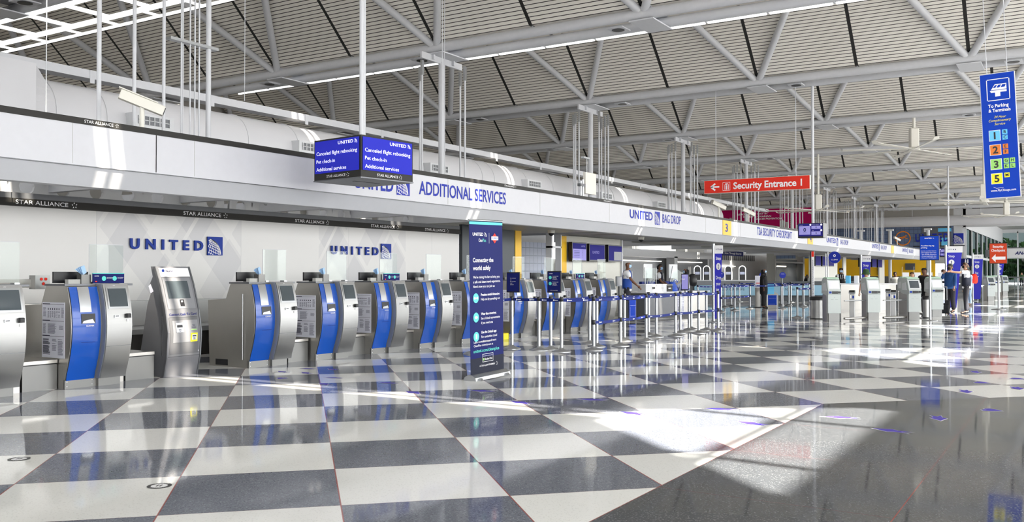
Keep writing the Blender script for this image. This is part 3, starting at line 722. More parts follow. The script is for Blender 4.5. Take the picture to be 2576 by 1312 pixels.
# switch box on a bent steel bracket behind the first counter
t = empty('switch_bracket', (6.0, 11.55, 0), 0, 'bent steel bracket with a grey switch box behind the first full counter', 'bracket')
MB().box(0.2, .34, 0, .12, .5, 1.33).build('post', 'dark_steel', t); MB().box(.34, .85, .02, .1, 1.22, 1.33).build('arm', 'dark_steel', t)
MB().box(.72, .92, -.08, .06, 1.2, 1.38).build('switch_box', 'steel', t)
MB().disc(.80, 1.33, .02, -.084).disc(.86, 1.33, .02, -.084).disc(.83, 1.27, .02, -.084).build('button', 'red', t, each=True)
# yellow box by the counter past the banner
tag(MB().bbox(16.30, 16.55, 10.42, 10.9, 0, .13, .01).build('floor_box', 'bright_yellow'), 'small yellow box on the floor at the foot of the counter past the banner', 'box')
# ---------------------------------------------------------------- cash-to-card machine
t = empty('cash_machine', (7.97, 10.50, 0), R(4), 'tall grey cash-to-card machine with a leaning screen between two check-in counters', 'kiosk')
W = .56
side = [(.03, 0), (-.03, .26), (-.05, .6), (0.0, .9), (.10, 1.25), (.20, 1.50), (.30, 1.50), (.26, 1.36), (.34, 1.22), (.30, 1.12), (.36, .98), (.50, .3), (.50, .06), (.14, 0)]
MB().prism(side, 0, W, 'x').build('body', 'machine_grey', t)
def face(z):   # y on the front profile
    P = side[:6]
    for (a, b), (c, d_) in zip(P[:-1], P[1:]):
        if b <= z <= d_: return a+(c-a)*(z-b)/(d_-b)
    return P[-1][0]
def fs(x0, x1, z0, z1, off, name, m, par=t, n=5):
    return MB().sheet([(face(z0+(z1-z0)*i/n)-off, z0+(z1-z0)*i/n) for i in range(n+1)], x0, x1).build(name, m, par)
MB().prism([(y-.01, z) for y, z in side[:6]]+[(y+.03, z) for y, z in side[:6]][::-1], -.02, .0, 'x').prism([(y-.01, z) for y, z in side[:6]]+[(y+.03, z) for y, z in side[:6]][::-1], W, W+.02, 'x').build('edge_rim', 'gunmetal', t, each=True)
fs(.03, W-.02, 1.36, 1.48, .006, 'header_panel', 'white_ink'); fs(.04, W-.04, .92, 1.34, .006, 'bezel', 'machine_silver')
fs(.08, W-.10, 1.06, 1.30, .010, 'screen', 'screen_off'); fs(.26, .33, .955, 1.045, .012, 'scanner', 'black')
fs(.275, .305, 1.01, 1.03, .015, 'scanner_window', 'white_ink'); fs(.03, W-.03, .30, .80, .004, 'door', 'machine_dark'); 
fs(.08, .52, .46, .76, .007, 'service_plate', 'machine_silver'); fs(.13, .26, .60, .73, .012, 'cash_slot', 'satin'); fs(.15, .24, .665, .70, .016, 'slot_opening', 'black')
fs(.38, .50, .46, .58, .012, 'card_dispenser', 'bright_yellow'); fs(.40, .48, .485, .56, .016, 'dispenser_face', 'satin'); fs(.41, .47, .53, .548, .019, 'slot_opening', 'black')
fs(.0, W, .268, .272, .006, 'seam', 'black'); fs(.03, W-.03, .802, .806, .006, 'seam', 'black'); fs(.39, .49, .622, .632, .012, 'green_line', 'lime')
def ftext(s_, x, z, h, w=None, m='navy', al='l', b=1.5, off=.012):
    mb = MB(); mb.text(s_, x, z, h, 0, w=w, al=al, bold=b)
    mb.v = [Vector((v[0], face(v[2])-off, v[2])) for v in mb.v]; return mb.build('lettering', m, t)
ftext('ready', .13, 1.425, .035, .13, 'ink_dark', b=2, off=.018); ftext('Convert Cash', .12, 1.385, .02, .17, 'ink', b=1, off=.018)
ftext('Convert Cash To Card', .04, .83, .03, .47); ftext('Take', .44, .68, .018, None, 'ink_dark', 'c'); ftext('Receipt', .44, .65, .018, None, 'ink_dark', 'c')
ftext('Insert', .195, .63, .014, None, 'ink_dark', 'c', off=.016); ftext('Cash', .195, .61, .014, None, 'ink_dark', 'c', off=.016); ftext('Take', .44, .505, .014, None, 'ink_dark', 'c', off=.02); ftext('Card', .44, .488, .014, None, 'ink_dark', 'c', off=.02)
mb = MB(); mb.disc(.09, 1.44, .022, face(1.44)-.012); mb.build('badge', 'united_blue', t)
MB().add([(-.002, .30, 1.13), (-.002, .34, 1.23), (-.002, .30, 1.26), (-.002, .24, 1.16)], [(0, 1, 2, 3)]).build('sticker', 'paper', t)
MB().box(-.006, 0, .06, .075, .28, .82).build('hinge', 'satin', t)
MB().disc(.53, .33, .008, face(.33)-.008, 10).build('lock', 'satin', t)

# ---------------------------------------------------------------- retractable banner
t = empty('roll_up_banner', (9.83, 6.78, 0), 0, 'tall navy roll-up banner reading Connecting the world safely on the checkered floor', 'banner')
t.rotation_euler = (0, R(-1.2), 0)
MB().prism([(-.1, 0), (.1, 0), (.09, .04), (.03, .075), (-.03, .075), (-.09, .04)], -.02, .82).build('base', 'satin', t)
MB().prism([(-.14, 0), (.14, 0), (.12, .03), (-.12, .03)], .05, .1).prism([(-.14, 0), (.14, 0), (.12, .03), (-.12, .03)], .7, .75).build('foot', 'satin', t, each=True)
pan = MB().box(0, .80, -.004, .0, .07, 2.10).build('print_panel', 'navy', t)
MB().tube((-.01, 0, 2.105), (.81, 0, 2.105), .014).build('top_rail', 'satin', t); MB().box(.38, .42, .01, .03, .05, 2.1).build('support_pole', 'gunmetal', t)
MB().box(0, .8, -.007, -.004, 2.05, 2.085).build('teal_edge', 'teal', t)
MB().box(0, .8, -.006, -.004, .07, .28).build('dark_foot_band', 'cloth_navy', t)
y = -.009; mb = MB()
mb.text('UNITED', .07, 1.90, .04, y, w=.25, bold=2); mb.text('Clean', .21, 1.82, .042, y, w=.09)
mb.rect(.46, .464, 1.80, 1.94, y)
mb.text('Connecting the', .07, 1.55, .055, y, w=.49, bold=1.5); mb.text('world safely', .07, 1.445, .055, y, w=.42, bold=1.5)
for i, s_ in enumerate(('We\'re raising the bar to bring you', 'a safe and clean travel experience.', 'Here\'s how you can join us:')): mb.text(s_, .07, 1.335-i*.062, .033, y, w=(.64, .66, .52)[i], bold=.3)
for z, a, b, c in ((1.10, 'Practice social distancing:', 'Help out by spreading out', ''), (.845, 'Wear face coverings:', 'See a United representative', 'if you need one'), (.60, 'Use the United app:', 'For contactless travel', 'assistance and more')):
    mb.text(a, .25, z, .032, y, w=.46 if len(a) > 22 else .37, bold=1.6); mb.text(b, .25, z-.06, .032, y, w=.46 if 'app' not in a else .38, bold=.3)
    if c: mb.text(c, .25, z-.12, .032, y, w=.28 if z > .7 else .36, bold=.3)
mb.text('Learn more about our', .07, .56-.19, .03, y, w=.40, bold=.3).text('CleanPlus commitment at', .07, .32, .03, y, w=.46, bold=.3) if False else None
mb.text('A STAR ALLIANCE MEMBER', .2, .16, .022, y, w=.37, bold=.5); star(mb, .62, .17, .045, y)
globe(mb, .34, 1.885, .07, y, k_line=0, dense=0)
mb.build('lettering', 'white_ink', t, each=True)
mb = MB(); mb.text('Learn more about our', .07, .70-.22, .028, y, w=.38, bold=.3); mb.text('CleanPlus commitment at', .07, .432, .028, y, w=.46, bold=.3); mb.build('lettering', 'white_ink', t, each=True)
mb = MB(); mb.text('united.com/cleanplus', .06, .355, .042, y, w=.62, bold=.8); mb.text('Plus', .305, 1.82, .042, y, w=.08); mb.build('lettering', 'teal', t, each=True)
mb = MB()
for z in (1.075, .82, .565): mb.disc(.13, z, .065, y)
mb.build('icon', 'teal', t, each=True)
mb = MB(); mb.disc(.10, 1.075, .018, y-.003).disc(.16, 1.075, .018, y-.003).rect(.11, .15, 1.069, 1.081, y-.003).disc(.13, .82, .035, y-.003, rz=.018).rect(.113, .147, .535, .6, y-.003); mb.build('icon_symbol', 'white_ink', t, each=True)
mb = MB(); mb.mi(0).add([(.52, y, 1.87), (.60, y, 1.80), (.68, y, 1.87), (.60, y, 1.94)], [(0, 1, 2, 3)]); mb.mi(1).rect(.515, .685, 1.845, 1.895, y-.002); mb.mi(2).text('CLOROX', .53, 1.857, .026, y-.004, w=.14, bold=1.5); mb.build('sponsor_badge', ['red', 'white_ink', 'letter_blue'], t)
mb = MB()
for a in ((.27, .53, .215, .22), (.27, .53, .318, .323), (.27, .275, .215, .323), (.525, .53, .215, .323)): mb.rect(*a, y)
mb.text('Cleveland Clinic', .32, .24, .026, y, w=.19, bold=1.2); mb.text('Developed in consultation with', .29, .29, .012, y, w=.22); mb.build('partner_badge', 'white_ink', t)
MB().rect(.285, .31, .237, .267, y-.001).build('partner_mark', 'lime', t)

# ---------------------------------------------------------------- hanging monitor cube
t = empty('monitor_cube', (11.02, 9.73, 2.95), R(-7), 'cube of four blue check-in monitors hung on two poles in front of the canopy', 'monitor')
S_ = 1.24; Hc = .72; t.scale = (.935, .935, .935)
MB().box(0, S_, 0, S_, 0, Hc).build('housing', 'black_trim', t)
MB().box(-.01, S_+.01, -.01, S_+.01, -.02, .0).build('bottom_plate', 'gunmetal', t)
MB().box(.3, .9, .5, .56, -.024, -.02).build('vent_slot', 'black', t)
def scr(M, label):
    f = MB(); f.add([M @ Vector(p) for p in ((.03, 0, .12), (S_-.03, 0, .12), (S_-.03, 0, Hc-.03), (.03, 0, Hc-.03))], [(0, 1, 2, 3)])
    o = f.build('screen', 'screen_blue', t); mb = MB()
    mb.text('UNITED', .66, .60, .052, -.004, w=.40, bold=2, sp=1.1); globe(mb, 1.09, .585, .085, -.004, k_line=0, dense=0)
    mb.text('Canceled flight rebooking', .08, .44, .062, -.004, w=1.08, bold=.4); mb.text('Pet check-in', .08, .30, .062, -.004, w=.50, bold=.4); mb.text('Additional services', .08, .16, .062, -.004, w=.80, bold=.4)
    mb.v = [M @ v for v in mb.v]; mb.build('lettering', 'screen_white', o, each=True)
    mb = MB(); mb.text('STAR ALLIANCE', .36, .035, .045, -.004, w=.50, bold=.3); star(mb, .92, .055, .07, -.004); mb.v = [M @ v for v in mb.v]; mb.build('lettering', 'white_ink', o)
scr(Matrix.Translation((0, -.012, 0)), '')
scr(Matrix.Translation((-.012, S_, 0)) @ Matrix.Rotation(-pi/2, 4, 'Z'), '')
scr(Matrix.Translation((S_+.012, 0, 0)) @ Matrix.Rotation(pi/2, 4, 'Z'), '')
scr(Matrix.Translation((S_, S_+.012, 0)) @ Matrix.Rotation(pi, 4, 'Z'), '')
MB().tube((.1, .1, Hc), (.1, .1, 5.0), .038).tube((.55, .55, Hc), (.55, .55, 5.0), .038).build('pole', 'tube', t, each=True)

# ---------------------------------------------------------------- round duct above the canopy
t = empty('air_duct', (0, 17, 4.42), 0, 'long white round air duct with ring seams running above the canopy', 'duct')
MB().tube((9.9, 0, 0), (47.5, 0, 0), .72, 40).build('duct_body', 'duct', t)
mb = MB(); mb.prism([(-.85, -.8), (.85, -.8), (.85, .82), (-.85, .82)], 4, 9.45); 
n = 40; ring = [(9.9, .72*cos(2*pi*i/n+pi/4), .72*sin(2*pi*i/n+pi/4)) for i in range(n)]; sq = []
for i in range(n):
    a = 2*pi*i/n+pi/4; k = .82/max(abs(cos(a)), abs(sin(a))); sq.append((9.45, k*cos(a), k*sin(a)))
mb.add(ring+sq, [(i, (i+1) % n, n+(i+1) % n, n+i) for i in range(n)], False); mb.build('transition_box', 'duct', t)
mb = MB()
for i, x in enumerate([9.95, 11.0, 14.6, 15.3+.9, 19.5, 20.6, 24.3, 25.0, 27.1, 28.9, 33, 34, 38, 42, 46]): mb.tube((x-.03, 0, 0), (x+.03, 0, 0), .735, 40)
mb.build('seam_ring', 'duct', t, each=True)
for i, x in enumerate((11.4, 15.95, 21.2, 26.7, 32.4, 38)):
    MB().box(x, x+.95, -.95, -.55, -.08, .22).build('register', 'frame_white', t)
    g = MB(); g.mi(0).box(x+.1, x+.85, -.96, -.95, 0.0, .17); g.mi(1)
    for j in range(7): g.box(x+.1+j*.122, x+.118+j*.122, -.975, -.955, 0, .17)
    g.box(x+.1, x+.85, -.975, -.955, .075, .09); g.build('register_grille', ['gunmetal', 'frame_white'], t)
t = empty('cable_tray', (0, 16.9, 5.3), 0, 'grey channel beam and cable tray running on top of the round duct', 'tray')
MB().box(4, 58, 0, .35, .03, .2).build('channel', 'tube', t); mb = MB()
for x in range(5, 58, 3): mb.box(x, x+.1, -.01, .0, -.06, .2)
mb.build('clip', 'tube', t, each=True)
# ---------------------------------------------------------------- hangers dropping from the trusses to the canopy
for k in range(8):
    X = 20.6+SP*k; y = 15.2
    t = empty('hanger_frame', (X, y, 3.1), 0, f'grey hanger frame with steel rods and centre post under the {ORD[k+1]} truss', 'hanger', 'canopy hangers')
    H = 7.62-3.1
    MB().box(-.95, .95, -.03, .03, H-.34, H-.16).build('crosshead', 'tube', t)
    MB().box(-.5, -.44, -.1, .1, H-.3, H+.02).box(.44, .5, -.1, .1, H-.3, H+.02).build('lug', 'tube', t, each=True)
    MB().tube((0, 0, 0), (0, 0, H-.3), .095, 14).build('centre_post', 'tube', t)
    mb = MB(); c = MB()
    for dx, dy in ((-.9, 0), (.9, 0), (.35, -.55), (-.28, .55))+(((.6, -.3), (-.6, .3), (.2, .8), (-.5, -.6)) if k else ()):
        mb.tube((dx, dy, 0), (dx, dy, H-.75), .028, 8); c.box(dx-.045, dx+.045, dy-.03, dy+.03, H-.8, H-.4)
    mb.build('rod', 'tube', t, each=True); c.build('clevis', 'satin', t, each=True)
# bundle of conduits at the left end
t = empty('conduit_bundle', (0, 0, 0), 0, 'bundle of thin grey conduits and rods dropping to the canopy near the security camera', 'conduit')
import itertools
mb = MB()
for x, y, r in ((8.35, 12.6, .035), (9.1, 12.8, .03), (9.65, 12.8, .028), (10.15, 13.0, .014), (10.22, 13.05, .014), (10.33, 13, .014), (10.43, 13, .014), (10.52, 13, .014), (10.72, 13.0, .045)):
    mb.tube((x, y, 3.05), (x, y, 7.75), r, 8)
mb.build('conduit', 'tube', t, each=True)
MB().box(9.9, 10.9, 12.95, 13.08, 5.35, 5.4).box(10.3, 10.8, 12.9, 13.1, 3.5, 3.56).build('clamp_rail', 'satin', t, each=True)
for i, (x, y) in enumerate(((6.3, 12.9), (7.7, 12.9), (17.5, 12.9), (18, 13.2), (14.2, 16.0))):
    tag(MB().tube((x, y, 3.1 if i < 4 else 5.3), (x, y, 8.6), .008, 6).build('suspension_wire', 'tube'), ['thin wire at the left edge over the canopy', 'second thin wire from the left edge over the canopy', 'thin wire just past the monitor cube', 'thin wire by the first hanger rods', 'thin wire over the duct left of the monitor cube'][i], 'wire', 'suspension wires')
# ---------------------------------------------------------------- security cameras
def seccam(x, y, z, rz, label, h=.5):
    t = empty('security_camera', (x, y, z), rz, label, 'camera', 'box cameras on the canopy')
    M = Matrix.Translation((0, 0, h)) @ Matrix.Rotation(R(-20), 4, 'Y').inverted()
    MB().bbox(-.32, .32, -.07, .07, -.07, .07, .01, M=M).build('housing', 'fan_white', t)
    MB().box(.318, .33, -.05, .05, -.05, .05, M=M).build('lens_window', 'black', t)
    MB().box(-.36, .2, -.085, .085, .07, .085, M=M).build('sunshield', 'fan_white', t)
    MB().tube((0, 0, 0), (0, 0, h-.06), .035).build('bracket', 'fan_white', t); return t
seccam(8.45, 11.7, 3.535, R(-35), 'cream box security camera above the canopy at the left end', .38)
seccam(33.9, 11.8, 3.53, R(-35), 'cream security camera above the yellow numeral panel on the canopy', .5)
seccam(37.6, 11.8, 3.53, R(-35), 'cream security camera before the magenta banner, over the checkpoint wording', .45)
seccam(74, 11.8, 3.53, R(-35), 'small cream security camera near the far end of the canopy', .5)
t = empty('antenna_unit', (22.6, 11.75, 3.53), 0, 'white panel antenna with radio box standing on the canopy edge', 'antenna')
MB().box(.1, .75, 0, .08, .12, .72).build('panel', 'fan_white', t); MB().tube((.0, .04, 0), (.0, .04, .5), .04).tube((-.12, .04, 0), (-.12, .04, .45), .03).build('mast', 'satin', t, each=True); MB().box(-.2, .1, 0, .1, .3, .38).build('clamp', 'gunmetal', t); MB().tube((.25, .04, .72), (.25, .04, 1.15), .012).box(0, .35, 0, .1, 1.1, 1.15).build('stay', 'satin', t)
for i, (x, y, z) in enumerate(((22.95, 13.0, 2.66), (25.75, 12.4, 2.98), (28.4, 12.6, 2.64))):
    t = empty('dome_camera', (x, y, z), 0, f'{["smallest", "dark", "low"][i]} dome camera under the canopy {["over the yellow stripe", "before the wall monitors", "above the wall monitors"][i]}', 'camera', 'dome cameras')
    MB().lathe([(.10, -.09), (.11, 0)], n=20).build('housing', 'fan_white', t); MB().lathe([(.01, -.17), (.05, -.155), (.08, -.12), (.085, -.09)], n=20).build('dome', 'black', t)
# ================================================================ belt posts
def make_post():
    t = empty('stanchion', (0, 0, 0))
    MB().lathe([(.175, 0), (.175, .012), (.12, .03), (.05, .05), (.034, .075)], n=28).build('base', 'satin', t)
    MB().tube((0, 0, .06), (0, 0, .93), .031, 16).build('post', 'satin', t)
    MB().lathe([(.031, .90), (.036, .905), (.036, .965), (.03, .98)], n=16).build('belt_head', 'black', t)
    return t
p0 = make_post(); p0used = [False]
def post(x, y, label, group='belt posts in front of the service desk', low=False):
    p = p0 if not p0used[0] else copy_tree(p0); p0used[0] = True
    p.location = (x, y, 0); tag(p, label, 'stanchion', group)
    if low: MB().lathe([(.034, .47), (.038, .475), (.038, .55), (.034, .555)], n=14).build('lower_belt_head', 'black', p)
    return p
def belt(p, q, z=.925, mark=True, h=.052):
    d = Vector(q.location)-Vector(p.location); L = d.length; n = d.normalized(); s = n.orthogonal(); a = math.atan2(d.y, d.x)
    M = Matrix.Rotation(a, 4, 'Z'); mb = MB(); N = 8
    sag = .012*L
    def zz(u): return z-sag*4*u*(1-u)
    for i in range(N):
        u0, u1 = .03+(L-.06)*i/N, .03+(L-.06)*(i+1)/N; z0, z1 = zz(i/N), zz((i+1)/N)
        for o_ in (-.0015, .0015): mb.add([M @ Vector(v) for v in ((u0, o_, z0-h/2), (u1, o_, z1-h/2), (u1, o_, z1+h/2), (u0, o_, z0+h/2))], [(0, 1, 2, 3)])
    if mark:
        mb.mi(1); k = max(2, int(L/.45))
        for j in range(k):
            u = (j+.5)/k; zc = zz(u); w_ = .05
            for o_ in (-.003, .003):
                mb.add([M @ Vector(v) for v in ((L*u-w_, o_, zc-.005), (L*u+w_*.5, o_, zc-.005), (L*u+w_*.5, o_, zc+.006), (L*u-w_, o_, zc+.006))], [(0, 1, 2, 3)])
                mb.add([M @ Vector(v) for v in ((L*u+w_*.6, o_, zc-.014), (L*u+w_*1.1, o_, zc-.014), (L*u+w_*1.1, o_, zc+.014), (L*u+w_*.6, o_, zc+.014))], [(0, 1, 2, 3)])
    return mb.build('belt', ['belt', 'white_ink'] if mark else 'belt', p)
A = [(13.2, 9.05), (14.45, 9.03), (14.42, 8.43), (14.35, 7.92), (14.95, 7.58), (16.1, 7.58), (17.6, 7.7), (19.3, 7.73), (20.6, 7.67), (21.7, 7.58)]
al = ['belt post hidden beside the navy banner base', 'belt post first in view past the navy banner', 'belt post in front of the third counter past the banner', 'belt post standing forward under the front belt, near the black framed sign', 'belt post with two belts starting the double-belt run', 'belt post with two belts, second of the double-belt run', 'sunlit belt post with two belts in front of the white boxes', 'belt post with two belts in front of the blue bag', 'belt post with two belts before the framed screen stand', 'belt post ending the double-belt run beside the step banner']
PA = [post(x, y, l, low=i >= 4) for i, ((x, y), l) in enumerate(zip(A, al))]
for a, b in zip(PA[:-1], PA[1:]): belt(b, a)
for a, b in zip(PA[4:-1], PA[5:]): belt(b, a, .51)
B = [(14.68, 8.33), (16.25, 8.33), (15.72, 7.9), (17.4, 8.1), (19.35, 8.4), (18.85, 8.0), (20.4, 8.05), (21.35, 8.2), (21.9, 8.35), (21.75, 7.9)]
bl = ['belt post holding the small black framed sign', 'back belt post before the tenth counter', 'belt post just behind the first double-belt post', 'back belt post between the first double belts', 'back belt post by the dark counter front', 'back belt post before the white boxes', 'back belt post in front of the notice on the service desk', 'back belt post under the blue bag', 'rear belt post under the framed screen', 'back belt post next to the last double-belt post']
PB = [post(x, y, l) for (x, y), l in zip(B, bl)]
for i, j in ((0, 1), (1, 3), (3, 4), (4, 7), (2, 5), (5, 6), (6, 9)): belt(PB[j], PB[i])
belt(PB[0], PA[1])
def belt_to(p, loc):
    class Q: location = loc
    o = belt(p, Q); return o
# framed signs on posts
def frame_sign(x, y, z, w_, h, label, face_='navy', txt=(), rz=-pi/2+.0):
    t = empty('framed_sign', (x, y, z), rz, label, 'sign')
    MB().bbox(-w_/2, w_/2, -.012, .012, 0, h, .01).build('frame', 'black', t); MB().rect(-w_/2+.02, w_/2-.02, .02, h-.02, -.014).build('sheet', face_, t)
    MB().tube((0, .0, -.07), (0, 0, 0), .012).build('stem', 'black', t); return t
t = frame_sign(14.68, 8.25, 1.05, .30, .40, 'small black framed sign with teal circles standing on a belt post')
mb = MB(); mb.disc(-.08, .28, .032, -.017).disc(-.08, .17, .032, -.017); mb.build('icon', 'teal', t, each=True)
mb = MB(); mb.text('UNITED', -.10, .345, .014, -.017, bold=1)
for z in (.30, .19): mb.text('Practice social', -.03, z, .013, -.017, w=.12, bold=1).text('distancing:', -.03, z-.02, .012, -.017, w=.08, bold=.5).text('Help out by', -.03, z-.04, .012, -.017, w=.09).text('spreading out', -.03, z-.06, .012, -.017, w=.10)
mb.text('A STAR ALLIANCE MEMBER', -.08, .04, .009, -.017, w=.16); mb.build('lettering', 'white_ink', t, each=True)
t = frame_sign(14.45, 9.0, 1.05, .30, .38, 'small black framed sign partly hidden behind the navy banner')
mb = MB(); [mb.text(s, -.06, .26-.03*i, .014, -.017) for i, s in enumerate(('Use the United', 'app:', 'For contactless', 'travel', 'assistance'))]; mb.build('lettering', 'white_ink', t, each=True)
t = frame_sign(21.2, 8.24, 1.0, .20, .40, 'pale framed screen reading Exit on a belt post before the traveler', 'screen_lilac')
MB().text('UNITED', -.08, .34, .02, -.018, bold=1).text('Exit', -.08, .25, .04, -.018, bold=1).build('lettering', 'white_ink', t, each=True)

# ---------------------------------------------------------------- service desk
D0 = Vector((25.8, 11.28, 0)); D1 = Vector((29.6, 10.7, 0)); dd_ = D1-D0; DA = math.atan2(dd_.y, dd_.x); DL = dd_.length
t = empty('service_desk', D0, DA, 'long service desk with dark front panel and white top behind the belts', 'desk')
MB().box(0, 1.9, 0, .7, .08, .80).build('front_panel', 'gunmetal', t); MB().box(1.9, DL, 0, .7, .08, .80).build('front_panel', 'dark_steel', t)
MB().box(-.05, DL+.05, -.06, .75, .80, .835).build('worktop', 'frame_white', t); MB().box(.05, DL-.05, .05, .65, 0, .08).build('plinth', 'black', t)
nm = poster_mb().build('notice', ['paper', 'ink', 'ink_dark'], t); nm.location = (1.85, -.006, .15)
def on_desk(u, v=0., z=.835):
    p = D0+dd_.normalized()*u+Vector((-dd_.y, dd_.x, 0)).normalized()*v; return (p.x, p.y, z)
for i, (u, l) in enumerate(((-.02, 'white lidded box with dark window at the near end of the desk'), (.60, 'white box with small airline lettering next to the first box'))):
    t = empty('supply_box', on_desk(u), DA, l, 'box', 'white boxes on the desk'); MB().bbox(0, .60, 0, .3, 0, .235, .008).build('body', 'frame_white', t); MB().box(-.005, .605, -.01, .31, .225, .24).build('lid', 'white_ink', t)
    if i == 0: MB().rect(.36, .54, .09, .16, -.003).build('label_window', 'black', t)
    else: MB().text('UNITED', .15, .09, .05, -.003).build('lettering', 'warm_grey', t)
t = empty('bag_sizer', on_desk(1.22), DA, 'small dark label printer beside the white boxes', 'printer'); MB().bbox(0, .34, 0, .3, 0, .24, .01).build('body', 'black_trim', t); MB().rect(.08, .24, .09, .12, -.003).build('label', 'paper', t); MB().box(-.01, .35, -.01, .31, .2, .22).build('lid', 'warm_grey', t)
# blue bag
t = empty('blue_bag', on_desk(1.62, .05), DA, 'crumpled shiny blue bag on the desk in front of the traveler', 'bag')
rnd = random.Random(5); vs = []; fs_ = []
for i in range(9):
    for j in range(14):
        th = 2*pi*j/14; ph = i/8; r = .19*(1-.25*ph+.14*math.sin(ph*5))*(1+rnd.uniform(-.09, .09)); vs.append((.2+r*1.15*cos(th), .12+r*.7*sin(th), .30*ph+rnd.uniform(-.01, .01)))
for i in range(8):
    for j in range(14): k = (j+1) % 14; fs_.append((i*14+j, i*14+k, (i+1)*14+k, (i+1)*14+j))
fs_.append(tuple(range(8*14, 9*14))); fs_.append(tuple(range(13, -1, -1)))
b = MB(); b.add(vs, fs_, True); b.build('sack', 'bag_blue', t)
b = MB()
for j in range(10): a0, a1 = pi*j/10, pi*(j+1)/10; b.tube((.2+.13*cos(a0), .0, .28+.09*sin(a0)), (.2+.13*cos(a1), .0, .28+.09*sin(a1)), .012, 6, cap=False)
b.build('strap', 'bag_blue', t)
# clear screens and monitor arms over the desk
for i, (u, v, l) in enumerate(((.95, .45, 'tall clear guard pane on the desk beside the second agent'), (2.3, .4, 'tilted clear guard pane on the desk before the traveler'))):
    g = empty('desk_guard', on_desk(u, v), DA, l, 'screen', 'clear panes on the service desk'); M_ = Matrix.Rotation(R(0 if i == 0 else 18), 4, 'Y')
    MB().box(-.3, .35, 0, .008, .03, .75, M=M_).build('pane', 'glass', g); MB().box(-.31, -.29, -.005, .015, .0, .76, M=M_).box(.35, .37, -.005, .015, 0, .76, M=M_).build('edge_post', 'satin', g, each=True)
for i, (u, l) in enumerate(((.95, 'white monitor on an angled arm between the two agents'), (2.5, 'white monitor on an angled arm in front of the traveler'))):
    g = empty('desk_monitor', on_desk(u, .55), DA, l, 'monitor', 'monitors on the service desk')
    MB().bbox(-.22, .3, 0, .04, .42, .88, .01).build('rear_shell', 'frame_white', g); MB().tube((.05, .02, 0), (.02, .02, .34), .014).tube((.02, .02, .34), (.24, .05, .58), .014).build('arm', 'satin', g, each=True); MB().tube((.05, .02, 0), (.05, .02, .012), .09).build('foot', 'satin', g)
t = empty('ticket_screen', on_desk(-.7, .5, .0), DA, 'small grey terminal on a post left of the first agent', 'monitor'); MB().bbox(-.15, .15, 0, .06, 1.02, 1.32, .01).build('case', 'kiosk_grey', t); MB().rect(-.12, .12, 1.05, 1.29, -.003).build('display', 'frame_white', t); MB().tube((0, .03, 0), (0, .03, 1.02), .03).build('post', 'gunmetal', t)
# panel with printed blue cover behind the agents
tag(MB().box(29.8, 34, 13.2, 13.3, .0, 1.12).build('service_counter', 'belt'), 'dark blue patterned counter front behind the two agents', 'counter')
# A-frame notice by the desk
t = empty('floor_notice', (24.6, 11.3, 0), DA, 'blue floor notice board leaning by the near end of the desk', 'sign'); MB().box(0, .38, 0, .03, .1, .62).build('board', 'sign_blue', t); MB().rect(.03, .35, .46, .465, -.003).rect(.06, .32, .14, .145, -.003).rect(.06, .065, .14, .42, -.003).rect(.315, .32, .14, .42, -.003).build('line', 'pale_ink', t, each=True)
MB().box(0, .02, 0, .2, 0, .6).box(.36, .38, 0, .2, 0, .6).build('leg', 'satin', t, each=True)

# ---------------------------------------------------------------- wall monitors over the row
def wall_mon(x0, x1, z0, z1, y, label, mtl='screen_indigo', txt=None, g='monitors over the check-in row'):
    t = empty('wall_monitor', (x0, y, z0), 0, label, 'monitor', g); W_ = x1-x0; H_ = z1-z0
    MB().box(0, W_, 0, .12, 0, H_).build('case', 'black', t); MB().box(W_*.3, W_*.7, .12, .22, H_*.3, H_*.7).build('wall_bracket', 'gunmetal', t)
    o = MB().rect(.04, W_-.04, .05, H_-.04, -.004).build('screen', mtl, t)
    if txt == 'table':
        MB().rect(.04, W_-.04, .05, H_-.22, -.007).build('table_area', 'screen_lilac', o); b = MB()
        for i in range(5): b.rect(.12, .5, .14+i*.05, .15+i*.05, -.01); b.rect(.7, .72, .14+i*.05, .16+i*.05, -.01)
        b.build('text_line', 'navy', o, each=True); MB().text('UNITED', .62, H_-.15, .05, -.008).build('lettering', 'screen_lilac', o)
    if txt == 'logo': MB().text('UNITED', .22, .26, .09, -.008, w=.5).build('lettering', 'screen_lilac', o)
    if txt == 'grey': MB().rect(W_*.4, W_-.06, .06, H_*.6, -.007).build('dark_area', 'gunmetal', o)
    return t
wall_mon(25.62, 26.62, 1.79, 2.42, 13.75, 'first blue wall monitor with a table, over the far counters', txt='table')
wall_mon(26.82, 27.98, 1.81, 2.40, 13.75, 'middle blue wall monitor showing faint airline lettering', txt='logo')
wall_mon(28.24, 29.35, 1.81, 2.40, 13.75, 'wall monitor with a dark grey block, next to the service desk', txt='grey')
for i in range(3): wall_mon(62.6+i*1.95, 64.1+i*1.95, 1.92, 2.62, 15.1, f'dark hanging monitor on the cream wall beyond the person in black, {["one", "two", "three"][i]} from the booth', g='dark monitors far down the row')
for i in range(4): wall_mon(77+i*2.6, 79+i*2.6, 1.95, 2.68, 15.1, f'dark monitor beside the round blue sign, {["one", "two", "three", "four"][i]} along', g='dark monitors behind the round sign')

